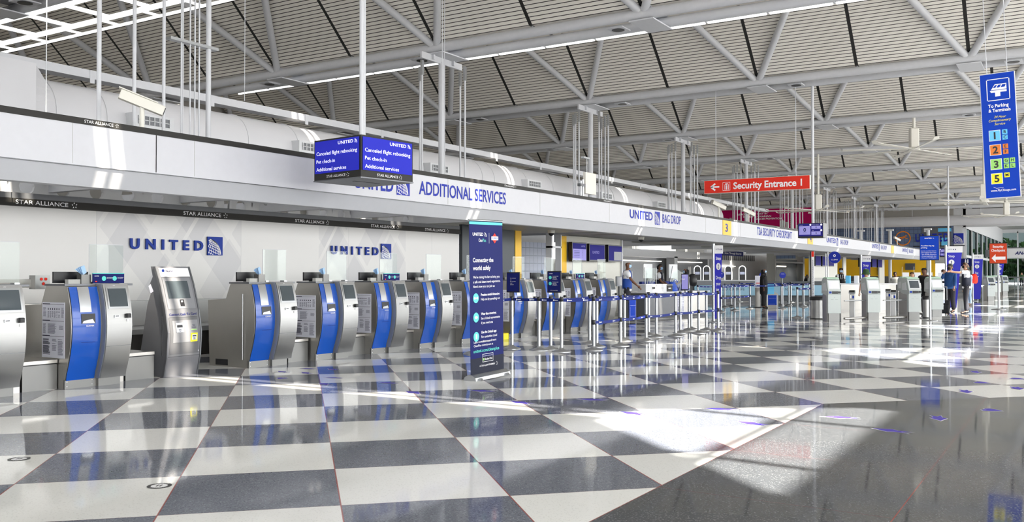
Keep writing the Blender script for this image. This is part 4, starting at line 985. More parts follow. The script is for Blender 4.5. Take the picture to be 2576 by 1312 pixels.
# ---------------------------------------------------------------- light grey kiosks
def make_grey_kiosk():
    t = empty('self_service_kiosk', (0, 0, 0))         # faces -x ; width along y
    MB().prism([(0, .24), (0, .78), (-.02, .80), (-.02, .90), (.0, .93), (.10, 1.21), (.16, 1.26), (.42, 1.26), (.5, 1.2), (.52, .82), (.12, .76), (.12, .24)], -.19, .19, 'y').build('cabinet', 'kiosk_body', t)
    MB().box(.12, .47, -.18, .18, .0, .79).build('rear_column', 'dark_steel', t)
    MB().box(.04, .12, -.16, .16, 0, .24).build('pedestal', 'steel_mid', t)
    MB().prism([(.08, 1.245), (.16, 1.262), (.44, 1.262), (.5, 1.22), (.44, 1.275), (.3, 1.30), (.16, 1.285)], -.18, .18, 'y').build('top_cap', 'mint', t)
    def fp(y0, y1, s0, s1, off, name, m):
        def P(s): return (.0+.10*s-off*.94, .93+.28*s+off*.34)
        a, b = P(s0), P(s1); MB().add([(a[0], y0, a[1]), (a[0], y1, a[1]), (b[0], y1, b[1]), (b[0], y0, b[1])], [(0, 1, 2, 3)]).build(name, m, t)
    fp(-.165, .165, .06, .95, .004, 'bezel', 'frame_white'); fp(-.145, .145, .12, .90, .007, 'screen', 'screen_off')
    MB().box(-.04, -.015, -.09, .08, .81, .885).build('printer_slot', 'black', t); MB().box(-.03, -.015, .10, .17, .82, .88).build('scan_window', 'united_blue', t); MB().box(-.045, -.015, -.17, -.11, .82, .88).build('card_reader', 'black', t)
    MB().box(-.003, 0, -.10, -.02, .64, .645).box(-.003, 0, .03, .11, .64, .645).build('vent_slot', 'gunmetal', t, each=True); MB().box(-.004, 0, -.006, .006, .70, .715).build('lock', 'gunmetal', t)
    MB().prism([(.12, .9), (.42, .9), (.42, 1.1), (.2, 1.14)], .19, .2, 'y').build('side_panel', 'frame_white', t)
    return t
mat('screen_pale', (.70, .70, .76), .3)
gk = make_grey_kiosk()
gks = [(27.7, 6.14, 0, 'pale grey kiosk with a white screen, beside the steel bin'), (28.9, 5.26, 1, 'pale grey kiosk below the green hat'), (29.95, 4.28, 2, 'pale grey kiosk with a dark screen, before the brown-haired person'), (32.4, 3.95, 1, 'pale grey kiosk with a white screen, behind the sign pole and suitcase'), (33.5, 4.95, 2, 'pale grey kiosk seen from its side between two others'), (52.8, 3.9, 2, 'pale grey kiosk under the red checkpoint sign'), (64.5, 4.4, 2, 'small pale grey kiosk past the third step banner'), (68, 4.2, 2, 'smallest pale grey kiosk by the passage')]
for i, (x, y, s_, l) in enumerate(gks):
    k = gk if i == 0 else copy_tree(gk); k.location = (x, y, 0); k.rotation_euler = (0, 0, R(34)); tag(k, l, 'kiosk', 'pale grey kiosks in the hall')
    for ch in k.children:
        if ch.name.startswith('screen'): ch.data = ch.data.copy(); ch.data.materials[0] = MT['screen_off' if s_ == 2 else 'screen_pale']
# bag tag pedestals, rails
def make_ped():
    t = empty('scanner_pedestal', (0, 0, 0)); MB().bbox(-.06, .06, -.075, .075, 0, .80, .01).build('column', 'steel', t)
    MB().prism([(-.12, .80), (.09, .80), (.09, .90), (-.02, .90), (-.12, .83)], -.09, .09, 'y').build('head', 'kiosk_grey', t); MB().add([(-.11, -.07, .845), (-.11, .07, .845), (-.025, .07, .904), (-.025, -.07, .904)], [(0, 1, 2, 3)]).build('screen', 'black', t)
    MB().box(-.065, -.06, -.06, -.01, .66, .74).build('blue_mark', 'united_blue', t); MB().box(-.065, -.06, .02, .05, .66, .76).build('label', 'white_ink', t); return t
pd = make_ped()
for i, (x, y, l) in enumerate(((28.7, 5.85, 'steel scanner pedestal between the kiosks with white screens'), (29.75, 4.86, 'steel scanner pedestal before the kiosk with the dark screen'), (31.8, 5.35, 'steel scanner pedestal half hidden behind another one'))):
    k = pd if i == 0 else copy_tree(pd); k.location = (x, y, 0); k.rotation_euler = (0, 0, R(8)); tag(k, l, 'scanner', 'scanner pedestals')
for i, (p, q, l) in enumerate((((27.95, 5.92), (28.95, 5.48), 'steel rail joining the two kiosks nearest the bin'), ((29.15, 5.05), (30.05, 4.5), 'steel rail between the green-hat kiosk and the dark-screen kiosk'), ((33.0, 4.9), (32.6, 4.2), 'steel rail behind the row of pale kiosks'))):
    t = empty('kiosk_rail', (0, 0, 0), 0, l, 'rail', 'rails between the kiosks'); MB().tube((*p, .60), (*q, .60), .018).build('rail', 'satin', t); MB().tube((*p, .08), (*q, .08), .035).build('floor_channel', 'dark_steel', t)
# bins
def bin_(x, y, r, h, label):
    t = empty('litter_bin', (x, y, 0), 0, label, 'bin'); MB().lathe([(r, 0), (r, h-.12)], n=28).build('body', 'steel', t); MB().lathe([(r+.012, h-.12), (r+.012, h-.02), (r-.02, h)], n=28).build('lid', 'black', t); MB().lathe([(r+.005, 0), (r+.005, .03)], n=28).build('foot_ring', 'black', t)
bin_(29.0, 6.93, .235, .70, 'round brushed-steel litter bin with a black lid by the first pale kiosk')
bin_(31.5, 4.17, .11, .70, 'narrow steel bin with dark lid behind the dark-screen kiosk')
# ---------------------------------------------------------------- suitcases
def suitcase(x, y, rz, label, m='cloth_black', w_=.36, h=.50):
    t = empty('suitcase', (x, y, 0), rz, label, 'suitcase')
    MB().bbox(-.12, .12, -w_/2, w_/2, .05, h, .03).build('shell', m, t); MB().bbox(-.16, -.12, -w_/2+.04, w_/2-.04, .1, h-.14, .02).build('front_pocket', m, t)
    MB().tube((.09, -.1, h-.02), (.09, -.1, h+.45), .009, 8).tube((.09, .1, h-.02), (.09, .1, h+.45), .009, 8).tube((.09, -.11, h+.45), (.09, .11, h+.45), .014, 8).build('pull_handle', 'satin', t, each=True)
    MB().tube((.0, -w_/2+.04, .035), (.04, -w_/2+.04, .035), .035, 12).tube((.0, w_/2-.04, .035), (.04, w_/2-.04, .035), .035, 12).build('wheel', 'black', t, each=True)
    MB().box(-.165, -.12, .0, .05, .30, .325).build('badge', 'satin', t); MB().box(-.13, -.118, -.03, .03, h-.1, h+.02).build('luggage_tag', 'paper', t); return t
suitcase(34.2, 3.98, R(8), 'black rolling suitcase standing beside the man in the grey cap')
suitcase(33.6, 4.35, R(30), 'blue suitcase half hidden behind the kiosk with the dark screen', 'cyan', .3, .62)
# ---------------------------------------------------------------- second group of belt posts and the arched desks
C_ = [(32.4, 11.2), (34.1, 11.25), (36.0, 11.25), (37.2, 12.7), (38.2, 12.75), (36.9, 10.2), (40.3, 11.2), (41.2, 10.5), (40.4, 10.9), (44.0, 10.9), (44.9, 12.0), (46.3, 12.4), (48.0, 13.2), (44.7, 14.5), (29.4, 7.66), (39.0, 9.9), (33.2, 12.4)]
cl_ = ['belt post just past the blue step banner', 'belt post below the first arched screen frame', 'sunlit belt post before the arched frames', 'rear belt post left of the woman in black', 'rear belt post behind the grey pedestal', 'belt post beside the grey pedestal', 'belt post right of the woman in black', 'belt post in the middle of the far queue', 'thin belt post behind the floor notice', 'belt post further right in the far queue', 'far belt post against the pale blue panel', 'far belt post near the end of the pale blue panel', 'far belt post in the sun patch', 'far belt post in the back of the queue', 'short belt post left of the striped column', 'belt post in the sun right of the queue', 'belt post behind the step banner pole']
PC = [post(x, y, l, 'belt posts in the far queue', low=i in (0, 1, 2)) for i, ((x, y), l) in enumerate(zip(C_, cl_))]
for i, j in ((0, 1), (1, 2), (2, 5), (5, 8), (8, 7), (3, 4), (4, 6), (6, 9), (9, 10), (10, 11), (11, 12), (16, 3), (13, 11), (7, 15)): belt(PC[j], PC[i])
for i, j in ((0, 1), (1, 2)): belt(PC[j], PC[i], .51)

belt_to(PC[14], (30.1, 7.4, 0))
t = empty('arched_desk', (45.1, 15.5, 0), R(-58), 'long pale counter with pale blue printed front behind the far queue', 'counter')
MB().box(-1.5, 1.9, 0, .6, 0, 1.03).build('body', 'gunmetal', t); MB().box(-1.6, 2.0, -.05, .65, 1.03, 1.08).build('worktop', 'frame_white', t)
MB().box(-1.5, 7.5, -.25, -.2, .30, .82).build('printed_panel', 'dim_blue_panel', t)
MB().text("DO out there", -.1, .56, .14, -.255).text('to the fastest lane', 3.1, .56, .14, -.255).build('lettering', 'ink_dark', t, each=True)
MB().box(1.9, 7.6, 0, .5, 0, 1.02).build('body', 'grey_wall', t)
for i, u in enumerate((-1.25, -.78, -.32, .33, 1.05)):
    x = 45.1+u*cos(R(-58))+.2*cos(R(32)); y = 15.5+u*sin(R(-58))+.2*sin(R(32))
    g = empty('arched_screen', (x, y, 1.08), R(-58), f'black screen in a glowing white arched frame, {["first", "second", "third", "fourth", "last"][i]} of five on the far counter', 'screen', 'arched frames on the far counter')
    r = .17; pts = [(-r, 0), (-r, .55)]+[(-r*cos(pi*j/10), .55+r*sin(pi*j/10)) for j in range(1, 10)]+[(r, .55), (r, 0)]
    b = MB()
    for a_, c_ in zip(pts[:-1], pts[1:]): b.tube((a_[0], 0, a_[1]), (c_[0], 0, c_[1]), .018, 8)
    b.build('arch', 'glow_white', g); b = MB(); b.add([(p_[0], .02, p_[1]) for p_ in pts], [tuple(range(len(pts)))]); b.build('back_panel', 'black', g); MB().rect(-.12, .12, .28, .42, .0).build('label', 'pale_ink', g)
# round blue discs on stands
for i, (x, y, z, r, l) in enumerate(((42.2, 14.6, 1.34, .16, 'round blue sign between the second and third arched frames'), (43.5, 13.0, 1.31, .15, 'round blue sign left of the woman in black'), (43.8, 12.1, 1.33, .15, 'round blue sign behind the woman in black'))):
    t = empty('round_sign', (x, y, 0), R(-58), l, 'sign', 'small round blue signs'); b = MB(); b.disc(0, z, r, -.01, 28).disc(0, z, r, .01, 28); b.build('disc', 'letter_blue', t); MB().tube((0, .02, 0), (0, .02, z), .012, 8).build('stand', 'satin', t); MB().text('CLEAR', 0, z+.04, .04, -.015, al='c').build('lettering', 'pale_ink', t)
t = empty('sanitiser_stand', (37.4, 11.35, 0), R(-58), 'grey stand with a white card beside the woman in black', 'stand'); MB().box(-.1, .1, 0, .1, 0, .82).build('column', 'dark_steel', t); MB().box(-.12, .12, .0, .02, .82, 1.32).build('card', 'paper', t); MB().rect(-.08, .08, 1.0, 1.03, -.003).build('red_line', 'red', t); MB().box(-.14, .14, -.05, .2, 0, .03).build('foot', 'black', t)
t = empty('floor_notice', (37.2, 10.7, 0), R(-58), 'blue A-frame notice in front of the woman in black', 'sign'); MB().box(-.18, .18, 0, .02, .12, .52).build('board', 'sign_blue', t); MB().box(-.2, -.18, 0, .02, 0, .54).box(.18, .2, 0, .02, 0, .54).build('leg', 'satin', t, each=True); MB().rect(-.15, .15, .40, .404, -.003).rect(-.12, .12, .16, .164, -.003).build('line', 'pale_ink', t, each=True)
t = empty('leaflet_rack', (37.9, 10.95, 0), R(-58), 'low grey rack with a light blue card beside the woman in black', 'rack'); MB().prism([(-.2, 0), (.3, 0), (.3, .55), (.0, .75), (-.2, .6)], 0, .3, 'y').build('body', 'warm_grey', t); MB().rect(-.17, .12, .55, .95, -.01).build('card', 'cyan', t)
# ================================================================ people
def skin_mesh(chains, name, m, parent, sub=1):
    """chains: list of point lists [(x,y,z,rx,ry)], each chain a limb; shared first points are welded by index ('@k' refs)"""
    vs = []; es = []; rad = []; roots = []
    for ch in chains:
        prev = None
        for p in ch:
            if isinstance(p, int): prev = p; continue
            vs.append(p[:3]); rad.append((p[3], p[4] if len(p) > 4 else p[3])); i = len(vs)-1
            if prev is not None: es.append((prev, i))
            else: roots.append(i)
            prev = i
    me = bpy.data.meshes.new(name); me.from_pydata(vs, es, []); ob = bpy.data.objects.new(name, me); COL.objects.link(ob)
    ob.modifiers.new('s', 'SKIN'); sv = me.skin_vertices[0].data
    for i, r in enumerate(rad): sv[i].radius = r; sv[i].use_root = i in roots
    ob.modifiers['s'].use_smooth_shade = True
    sb = ob.modifiers.new('u', 'SUBSURF'); sb.levels = sub; sb.render_levels = sub
    dg = bpy.context.evaluated_depsgraph_get(); me2 = bpy.data.meshes.new_from_object(ob.evaluated_get(dg))
    bpy.data.objects.remove(ob); me2.name = name; me2.materials.clear(); me2.materials.append(MT[m])
    o = bpy.data.objects.new(name, me2); COL.objects.link(o); o.parent = parent; return o
def V3(*a): return Vector(a)
def ik(s, h, l1, l2, hint):
    d = h-s; L = min(d.length, (l1+l2)*.995); d.normalize(); h = s+d*L
    a = (l1*l1-l2*l2+L*L)/(2*L); r = sqrt(max(0, l1*l1-a*a)); hv = hint-d*hint.dot(d); hv.normalize(); return s+d*a+hv*r, h
def person(x, y, rz, H, label, skin='skin_tan', hair='hair_black', shirt='cloth_white', trouser='trouser', vest=None, mask='mask_blue', sleeve='short', hl=None, hr=None, lean=0., fat=1., cap=None, hijab=None, longhair=False, head_turn=0., backpack=None, longcoat=False, shoes='black', step=.0, bald=False):
    t = empty('person', (x, y, 0), rz, label, 'person'); k = H/1.75
    t.scale = (k, k, k)
    ln = Vector((sin(lean), 0, cos(lean)))
    pel = V3(0, 0, .95); waist = pel+ln*.14; chest = pel+ln*.36; neck = pel+ln*.53; 
    shl = chest+V3(0, .17, 0)+ln*.10; shr = chest+V3(0, -.17, 0)+ln*.10
    hl = V3(*(hl or (.06, .27, .80))); hr = V3(*(hr or (.06, -.27, .80)))
    el, hl = ik(shl, hl, .28, .26, V3(-.6, .5, -.5)); er, hr = ik(shr, hr, .28, .26, V3(-.6, -.5, -.5))
    def leg(s):
        fx = step*s; hip = V3(0, s*.09, .90); ankle = V3(-.02+fx, s*.11, .08); kn = (hip+ankle)/2+V3(.03, 0, .02)
        return hip, kn, ankle
    hdz = neck+V3(.02, 0, -.035); f = fat
    ch = [[(*pel, .09*f, .11*f), (*waist, .08*f, .10*f), (*chest, .085*f, .115*f), (*(chest+ln*.11), .065, .09), (*neck, .05, .052), (*(hdz+V3(0, 0, .055)), .055, .056), (*(hdz+V3(.015, 0, .12)), .078, .068), (*(hdz+V3(.005, 0, .19)), .092, .076), (*(hdz+V3(-.005, 0, .245)), .07, .062)]]
    for s in (1, -1):
        hip, kn, an = leg(s); ch.append([0, (*hip, .07, .07), (*(hip*.5+kn*.5), .062), (*kn, .048), (*(kn*.6+an*.4), .045), (*an, .036), (*(an+V3(.08, 0, -.035)), .033, .04), (*(an+V3(.16, 0, -.045)), .025, .038)])
    for S, E, W_ in ((shl, el, hl), (shr, er, hr)):
        ch.append([3, (*S, .045), (*(S*.5+E*.5), .042), (*E, .038), (*(E*.5+W_*.5), .034), (*W_, .024)])
    for S, E, W_, s in ((shl, el, hl, 1), (shr, er, hr, -1)):   # palm and five separate fingers
        d = (W_-E).normalized(); side = V3(0, 1, 0)-d*d.y
        if side.length < .2: side = V3(1, 0, 0)
        side.normalize(); cur = V3(0, 0, -1)-d*(-d.z)
        if cur.length < .2: cur = V3(1, 0, 0)
        cur.normalize()
        ch.append([(*(W_-d*.01), .02), (*(W_+d*.045), .018, .034), (*(W_+d*.085), .014, .034)])
        for i, (o_, L_) in enumerate(((-.027, .06), (-.009, .075), (.009, .078), (.027, .068))):
            a = W_+d*.08+side*o_; ch.append([(*a, .009), (*(a+d*L_*.5+cur*.008), .0085), (*(a+d*L_*.85+cur*.025), .007)])
        a = W_+d*.03-side*s*.03; ch.append([(*a, .011), (*(a+d*.03-side*s*.022), .010), (*(a+d*.062-side*s*.024+cur*.01), .008)])
    body = skin_mesh(ch, 'body', skin, t)
    hc = hdz+V3(.0, 0, .17)
    # face: nose, eyes, ears
    b = MB(); b.lathe([(.001, .03), (.010, .005), (.014, -.012), (.004, -.02)], c=(0, 0, 0), n=8); b.v = [v+hc+V3(.088, 0, .0) for v in b.v]; b.build('nose', skin, t)
    for s in (1, -1):
        b = MB(); b.lathe([(.002, -.008), (.010, 0), (.002, .008)], n=8); b.v = [v+hc+V3(.078, s*.03, .028) for v in b.v]; b.build('eye', 'black', t)
        b = MB(); b.lathe([(.004, -.03), (.014, 0), (.004, .03)], n=8); b.v = [v+hc+V3(-.005, s*.078, .0) for v in b.v]; b.build('ear', skin, t)
    if not bald and not hijab:
        b = MB(); n = 16; rings = []
        for i in range(7):
            ph = pi/2*(i/6); rr = cos(ph)
            for j in range(n):
                a = 2*pi*j/n; front = cos(a) > .35
                z = .095*sin(ph)-(0 if front else .07)*(1-i/6)+(.055*(1-i/6) if front else 0)
                b.v.append(hc+V3(-.012+.108*rr*cos(a), .092*rr*sin(a), .0+z+.02))
        b.f = [[i*n+j, i*n+(j+1) % n, (i+1)*n+(j+1) % n, (i+1)*n+j] for i in range(6) for j in range(n)]; b.m = [0]*len(b.f); b.sm = [True]*len(b.f); b.g = [0]*len(b.f)
        b.build('hair', hair, t)
        if longhair: skin_mesh([[(*(hc+V3(-.05, 0, .05)), .09, .10), (*(hc+V3(-.08, 0, -.05)), .07, .10), (*(hc+V3(-.09, 0, -.18)), .04, .08)]], 'hair', hair, t)
    if hijab:
        skin_mesh([[(*(hc+V3(-.03, 0, .07)), .11, .105), (*(hc+V3(-.05, 0, -.02)), .10, .10), (*(hc+V3(-.03, 0, -.12)), .09, .11), (*(hc+V3(-.01, 0, -.26)), .13, .17)]], 'headscarf', hijab, t)
    if cap:
        b = MB(); n = 18
        for i in range(6):
            ph = pi/2*(i/5)
            for j in range(n): a = 2*pi*j/n; b.v.append(hc+V3(-.005+.112*cos(ph)*cos(a), .096*cos(ph)*sin(a), .045+.10*sin(ph)))
        b.f = [[i*n+j, i*n+(j+1) % n, (i+1)*n+(j+1) % n, (i+1)*n+j] for i in range(5) for j in range(n)]; b.m = [0]*len(b.f); b.sm = [True]*len(b.f); b.g = [0]*len(b.f)
        o = b.build('cap', cap, t); c = MB(); c.prism([(.08, -.07), (.16, -.06), (.19, 0), (.16, .06), (.08, .07)], 0, .012, 'z'); c.v = [v+hc+V3(0, 0, .045) for v in c.v]; c.build('cap_peak', cap, o)
    if mask:
        b = MB(); n = 9; b.v = []
        for i, (z, r) in enumerate(((.012, .088), (-.02, .103), (-.05, .10), (-.075, .075))):
            for j in range(n): a = R(-62+124*j/(n-1)); b.v.append(hc+V3(.006+(r+.004)*cos(a), (.078)*sin(a)*1.02, z))
        b.f = [[i*n+j, i*n+j+1, (i+1)*n+j+1, (i+1)*n+j] for i in range(3) for j in range(n-1)]; b.m = [0]*len(b.f); b.sm = [True]*len(b.f); b.g = [0]*len(b.f); b.build('face_mask', mask, t)
    # clothes
    g = 1.13
    hem = V3(0, 0, -.12 if not longcoat else -.45)
    top = [[(*(pel+hem), .150*f, .182*f), (*(pel+hem*.4), .152*f, .184*f), (*(waist), .142*f, .172*f), (*chest, .146*f, .185*f), (*(chest+ln*.12), .115, .155), (*(neck-ln*.03), .075, .085)]]
    if longcoat: top.insert(0, [(*(pel+hem), .14, .17), (*(pel+hem*.4), .14, .165), (*pel, .13, .16)])
    o_ = 4 if longcoat else 1
    for S, E, W_ in ((shl, el, hl), (shr, er, hr)):
        c = [3+o_, (*S, .078), (*(S*.5+E*.5), .066)]
        if sleeve == 'long': c += [(*E, .056), (*(E*.5+W_*.5), .05), (*(E*.08+W_*.92), .042)]
        else: c += [(*(S*.3+E*.7), .064)]
        top.append(c)
    skin_mesh(top, 'shirt' if not longcoat else 'coat', shirt, t)
    tr = [[(*(pel+V3(0, 0, .10)), .135*f, .165*f), (*(pel-V3(0, 0, .03)), .140*f, .168*f)]]
    fl = .55+.45*f
    for s in (1, -1): hip, kn, an = leg(s); tr.append([1, (*(hip-V3(0, 0, .04)), .102*fl, .105*fl), (*(hip*.5+kn*.5), .093*fl), (*kn, .078*fl), (*(kn*.5+an*.5), .072*fl), (*(an+V3(0, 0, .0)), .064*fl)])
    skin_mesh(tr, 'trousers', trouser, t)
    for s in (1, -1): hip, kn, an = leg(s); skin_mesh([[(*(an+V3(-.04, 0, -.035)), .045, .042), (*(an+V3(.04, 0, -.035)), .045, .044), (*(an+V3(.12, 0, -.045)), .035, .046), (*(an+V3(.19, 0, -.05)), .026, .035)]], 'shoe', shoes, t)
    if vest:
        skin_mesh([[(*(pel-V3(0, 0, .08)), .160*f, .190*f), (*(pel+V3(0, 0, .03)), .162*f, .192*f), (*waist, .154*f, .182*f), (*chest, .158*f, .190*f), (*(chest+ln*.13), .125, .150), (*(chest+ln*.16), .10, .12)]], 'vest', vest, t)
        b = MB(); c_ = chest+ln*.02
        for s in (1, -1): b.add([c_+V3(.150, s*.03, .10), c_+V3(.150, s*.05, .10), c_+V3(.165, s*.03, -.10), c_+V3(.165, s*.015, -.10)], [(0, 1, 2, 3)])
        b.build('lanyard', 'white_ink', t)
    if backpack:
        c = chest+V3(-.20, 0, -.02); skin_mesh([[(*(c+V3(0, 0, .24)), .08, .13), (*(c+V3(-.05, 0, .08)), .15, .18), (*(c+V3(-.06, 0, -.12)), .16, .19), (*(c+V3(-.02, 0, -.26)), .10, .16)]], 'backpack', backpack, t)
    return t
person(25.0, 11.55, R(-72), 1.80, 'bald person in white shirt, blue vest and blue mask at the desk', 'skin_brown', shirt='cloth_white', vest='cloth_blue', bald=True, hl=(.30, .20, 1.0), hr=(.34, -.22, 1.0))
person(28.4, 11.95, R(-84), 1.74, 'person with short black hair, dark vest and mask behind the white boxes', 'skin_brown', shirt='cloth_white', vest='cloth_navy', hl=(.28, .18, 1.02), hr=(.32, -.16, 1.0))
person(29.95, 11.6, R(125), 1.62, 'person in black headscarf and white shirt with a large black backpack at the desk', 'skin_brown', shirt='cloth_white', trouser='cloth_blue', hijab='cloth_black', hl=(.45, .1, 1.08), hr=(.42, -.14, 1.12), backpack='black', sleeve='short')
person(36.85, 10.95, R(-85), 1.64, 'person all in black with a hood, standing alone in the far queue', 'skin_brown', shirt='cloth_black', trouser='cloth_black', hijab='cloth_black', longcoat=True, sleeve='long', fat=1.25)
person(36.5, 4.02, R(150), 1.76, 'person in grey cap and blue shirt, arms raised, beside the black suitcase', 'skin_tan', 'hair_brown', 'shirt_blue', 'trouser', mask='black', cap='cap_grey', hl=(.2, .30, .88), hr=(.30, -.05, 1.42), fat=1.32, sleeve='long')
person(35.6, 3.42, R(108), 1.81, 'person in white shirt and dark vest pointing past the capped person', 'skin_tan', 'hair_brown', 'cloth_white', 'trouser', vest='cloth_navy', mask='black', hl=(.54, .10, 1.42), hr=(.02, -.27, .85), step=.05)
person(44.9, 4.2, R(120), 1.62, 'person in pale blue denim with a red backpack behind the pointing person', 'skin_brown', 'hair_black', 'denim', 'denim', mask=None, sleeve='long', backpack='red')
person(33.4, 4.42, R(170), 1.64, 'person in black leaning over the kiosk behind the sign pole', 'skin_brown', 'hair_black', 'cloth_black', 'cloth_black', mask=None, sleeve='long', lean=.35, hl=(.45, .2, .95), hr=(.45, -.2, .95), longhair=True)
person(34.2, 4.95, R(170), 1.47, 'brown-haired person bent behind the kiosk with the dark screen', 'skin_tan', 'hair_brown', 'cloth_white', 'trouser', mask=None, lean=.1, longhair=True)
g_ = person(32.7, 6.2, R(175), 1.50, 'person in a drooping green bucket hat behind the second pale kiosk', 'skin_tan', 'hair_brown', 'cloth_white', 'trouser', mask=None)
b = MB(); b.lathe([(.19, 1.60), (.13, 1.68), (.118, 1.79), (.07, 1.82)], c=(.02, 0, 0), n=20); b.build('bucket_hat', 'hat_green', g_)
person(40.7, 8.75, R(200), 1.66, 'person with full black hair and dark strap at the far desk', 'skin_brown', 'hair_black', 'cloth_white', 'cloth_black', vest='cloth_black', mask='mask_blue', longhair=True)
person(45.8, 5.35, R(185), 1.62, 'person in dark jacket and white collar against the yellow wall', 'skin_brown', 'hair_black', 'cloth_black', 'cloth_black', mask=None, sleeve='long')
person(44.6, 7.2, R(180), 1.50, 'seated-looking dark figure low against the yellow wall', 'skin_dark', 'hair_black', 'warm_grey', 'cloth_black', mask=None, sleeve='long')
person(60, 15.0, R(180), 1.35, 'dark-haired person behind the grey far counter left of the round sign', 'skin_dark', 'hair_black', 'cloth_black', 'cloth_black', mask=None, sleeve='long')
person(110, 5.3, R(180), 1.55, 'small person in green top far off in the glazed passage', 'skin_tan', 'hair_brown', 'hat_green', 'trouser', mask=None)
person(108, 4.6, R(180), 1.5, 'small dark person by the railing far off in the glazed passage', 'skin_dark', 'hair_black', 'cloth_black', 'cloth_black', mask=None, sleeve='long')
# ================================================================ signs
def facing(name, x, y, z, label, cat='sign', group=None): return empty(name, (x, y, z), -pi/2, label, cat, group)   # local +x = world -y, front faces -x world
# security entrance
t = facing('overhead_sign', 30, 10.96, 4.14, 'long red overhead sign reading Security Entrance 1 with a white arrow'); W_ = 3.56; H_ = .45
MB().box(0, W_, 0, .12, 0, H_).build('case', 'fan_white', t); MB().rect(.01, W_-.01, .01, H_-.01, -.004).build('face', 'red', t)
MB().text('Security Entrance 1', 1.03, .12, .215, -.008, w=2.28, bold=2.2).build('lettering', 'white_ink', t)
b = MB(); b.ribbon([(.54, .215), (.26, .215)], .05, -.008).ribbon([(.40, .33), (.25, .215), (.40, .10)], .055, -.008); b.build('arrow', 'white_ink', t)
b = MB()
for a in ((.66, .92, .08, .09), (.66, .92, .35, .36), (.66, .67, .08, .36), (.91, .92, .08, .36)): b.rect(*a, -.008)
b.ribbon([(.735, .11), (.735, .26), (.76, .31), (.80, .32), (.84, .31), (.86, .26), (.86, .11)], .018, -.008).disc(.797, .275, .02, -.008).rect(.775, .82, .11, .25, -.008); b.build('pictogram', 'white_ink', t)
MB().tube((.4, .06, H_), (.4, .06, 3.5), .012, 8).tube((3.1, .06, H_), (3.1, .06, 3.5), .012, 8).build('hanger_rod', 'tube', t, each=True)
# parking sign
t = facing('overhead_sign', 20.0, 1.66, 2.86, 'tall blue overhead sign reading To Parking & Terminals with coloured number squares'); t.rotation_euler = (R(0), R(0), -pi/2); t.rotation_euler.rotate_axis('Y', R(-2.3)); t.location.y -= .09; W_ = .61; H_ = 2.44
MB().box(0, W_, 0, .1, 0, H_).build('case', 'frame_white', t); MB().rect(.012, W_-.012, .012, H_-.012, -.004).build('face', 'sign_blue', t)
b = MB()
for a in ((.13, .50, 1.90, 1.915), (.13, .50, 2.31, 2.325), (.115, .13, 1.915, 2.31), (.50, .515, 1.915, 2.31)): b.rect(*a, -.008)
b.add([(.17, -.008, 2.10), (.19, -.008, 2.06), (.46, -.008, 2.06), (.46, -.008, 2.10)], [(0, 1, 2, 3)]).add([(.19, -.008, 2.11), (.26, -.008, 2.22), (.46, -.008, 2.22), (.46, -.008, 2.11)], [(0, 1, 2, 3)]).rect(.26, .35, 1.98, 2.06, -.008); b.build('pictogram', 'white_ink', t)
b = MB(); b.add([(.225, -.012, 2.15), (.265, -.012, 2.20), (.30, -.012, 2.20), (.27, -.012, 2.15)], [(0, 1, 2, 3)]).add([(.29, -.012, 2.15), (.32, -.012, 2.20), (.37, -.012, 2.20), (.34, -.012, 2.15)], [(0, 1, 2, 3)]).add([(.36, -.012, 2.15), (.39, -.012, 2.20), (.45, -.012, 2.20), (.43, -.012, 2.15)], [(0, 1, 2, 3)]); b.build('window_mark', 'sign_blue', t)
MB().text('To Parking', .13, 1.77, .062, -.008, w=.35, bold=2).text('& Terminals', .13, 1.68, .062, -.008, w=.38, bold=2).text('www.FlyChicago.com', .10, .13, .042, -.008, w=.43, bold=.8).ribbon([(.15, .22), (.2, .19), (.32, .2)], .006, -.008).build('lettering', 'white_ink', t, each=True)
MB().text('24 Hour', .22, 1.56, .045, -.008, w=.2, slant=.3).text('Complimentary', .12, 1.49, .045, -.008, w=.38, slant=.3).text('Service', .22, 1.42, .045, -.008, w=.18, slant=.3).build('lettering', 'bright_yellow', t, each=True)
for (n_, m_, z, sm_) in (('1', 'cyan', 1.12, (('B', 0, 1), ('C', 0, 0))), ('2', 'sign_orange', .84, (('E', 0, 1), ('F', 0, 0))), ('3', 'lime', .56, (('G', 0, 1), ('H', 1, 1), ('K', 0, 0), ('L', 1, 0))), ('5', 'bright_yellow', .28, (('M', 0, 1),))):
    MB().rect(.115, .315, z-.005, z+.205, -.006).build('number_border', 'white_ink', t); o = MB().rect(.125, .305, z+.003, z+.197, -.009).build('number_square', m_, t)
    MB().text(n_, .215, z+.035, .13, -.013, al='c', bold=2.5).build('numeral', 'black', o)
    for (c_, i, j) in sm_:
        x = .345+i*.105; zz = z+.105*j+.005; o = MB().rect(x, x+.09, zz, zz+.092, -.009).build('letter_square', m_, t); MB().text(c_, x+.045, zz+.02, .055, -.013, al='c', bold=1.5).build('letter', 'black', o)
MB().tube((.13, .05, H_), (.13, .05, 4.8), .008, 6).tube((.48, .05, H_), (.48, .05, 4.8), .008, 6).build('hanger_cable', 'tube', t, each=True)
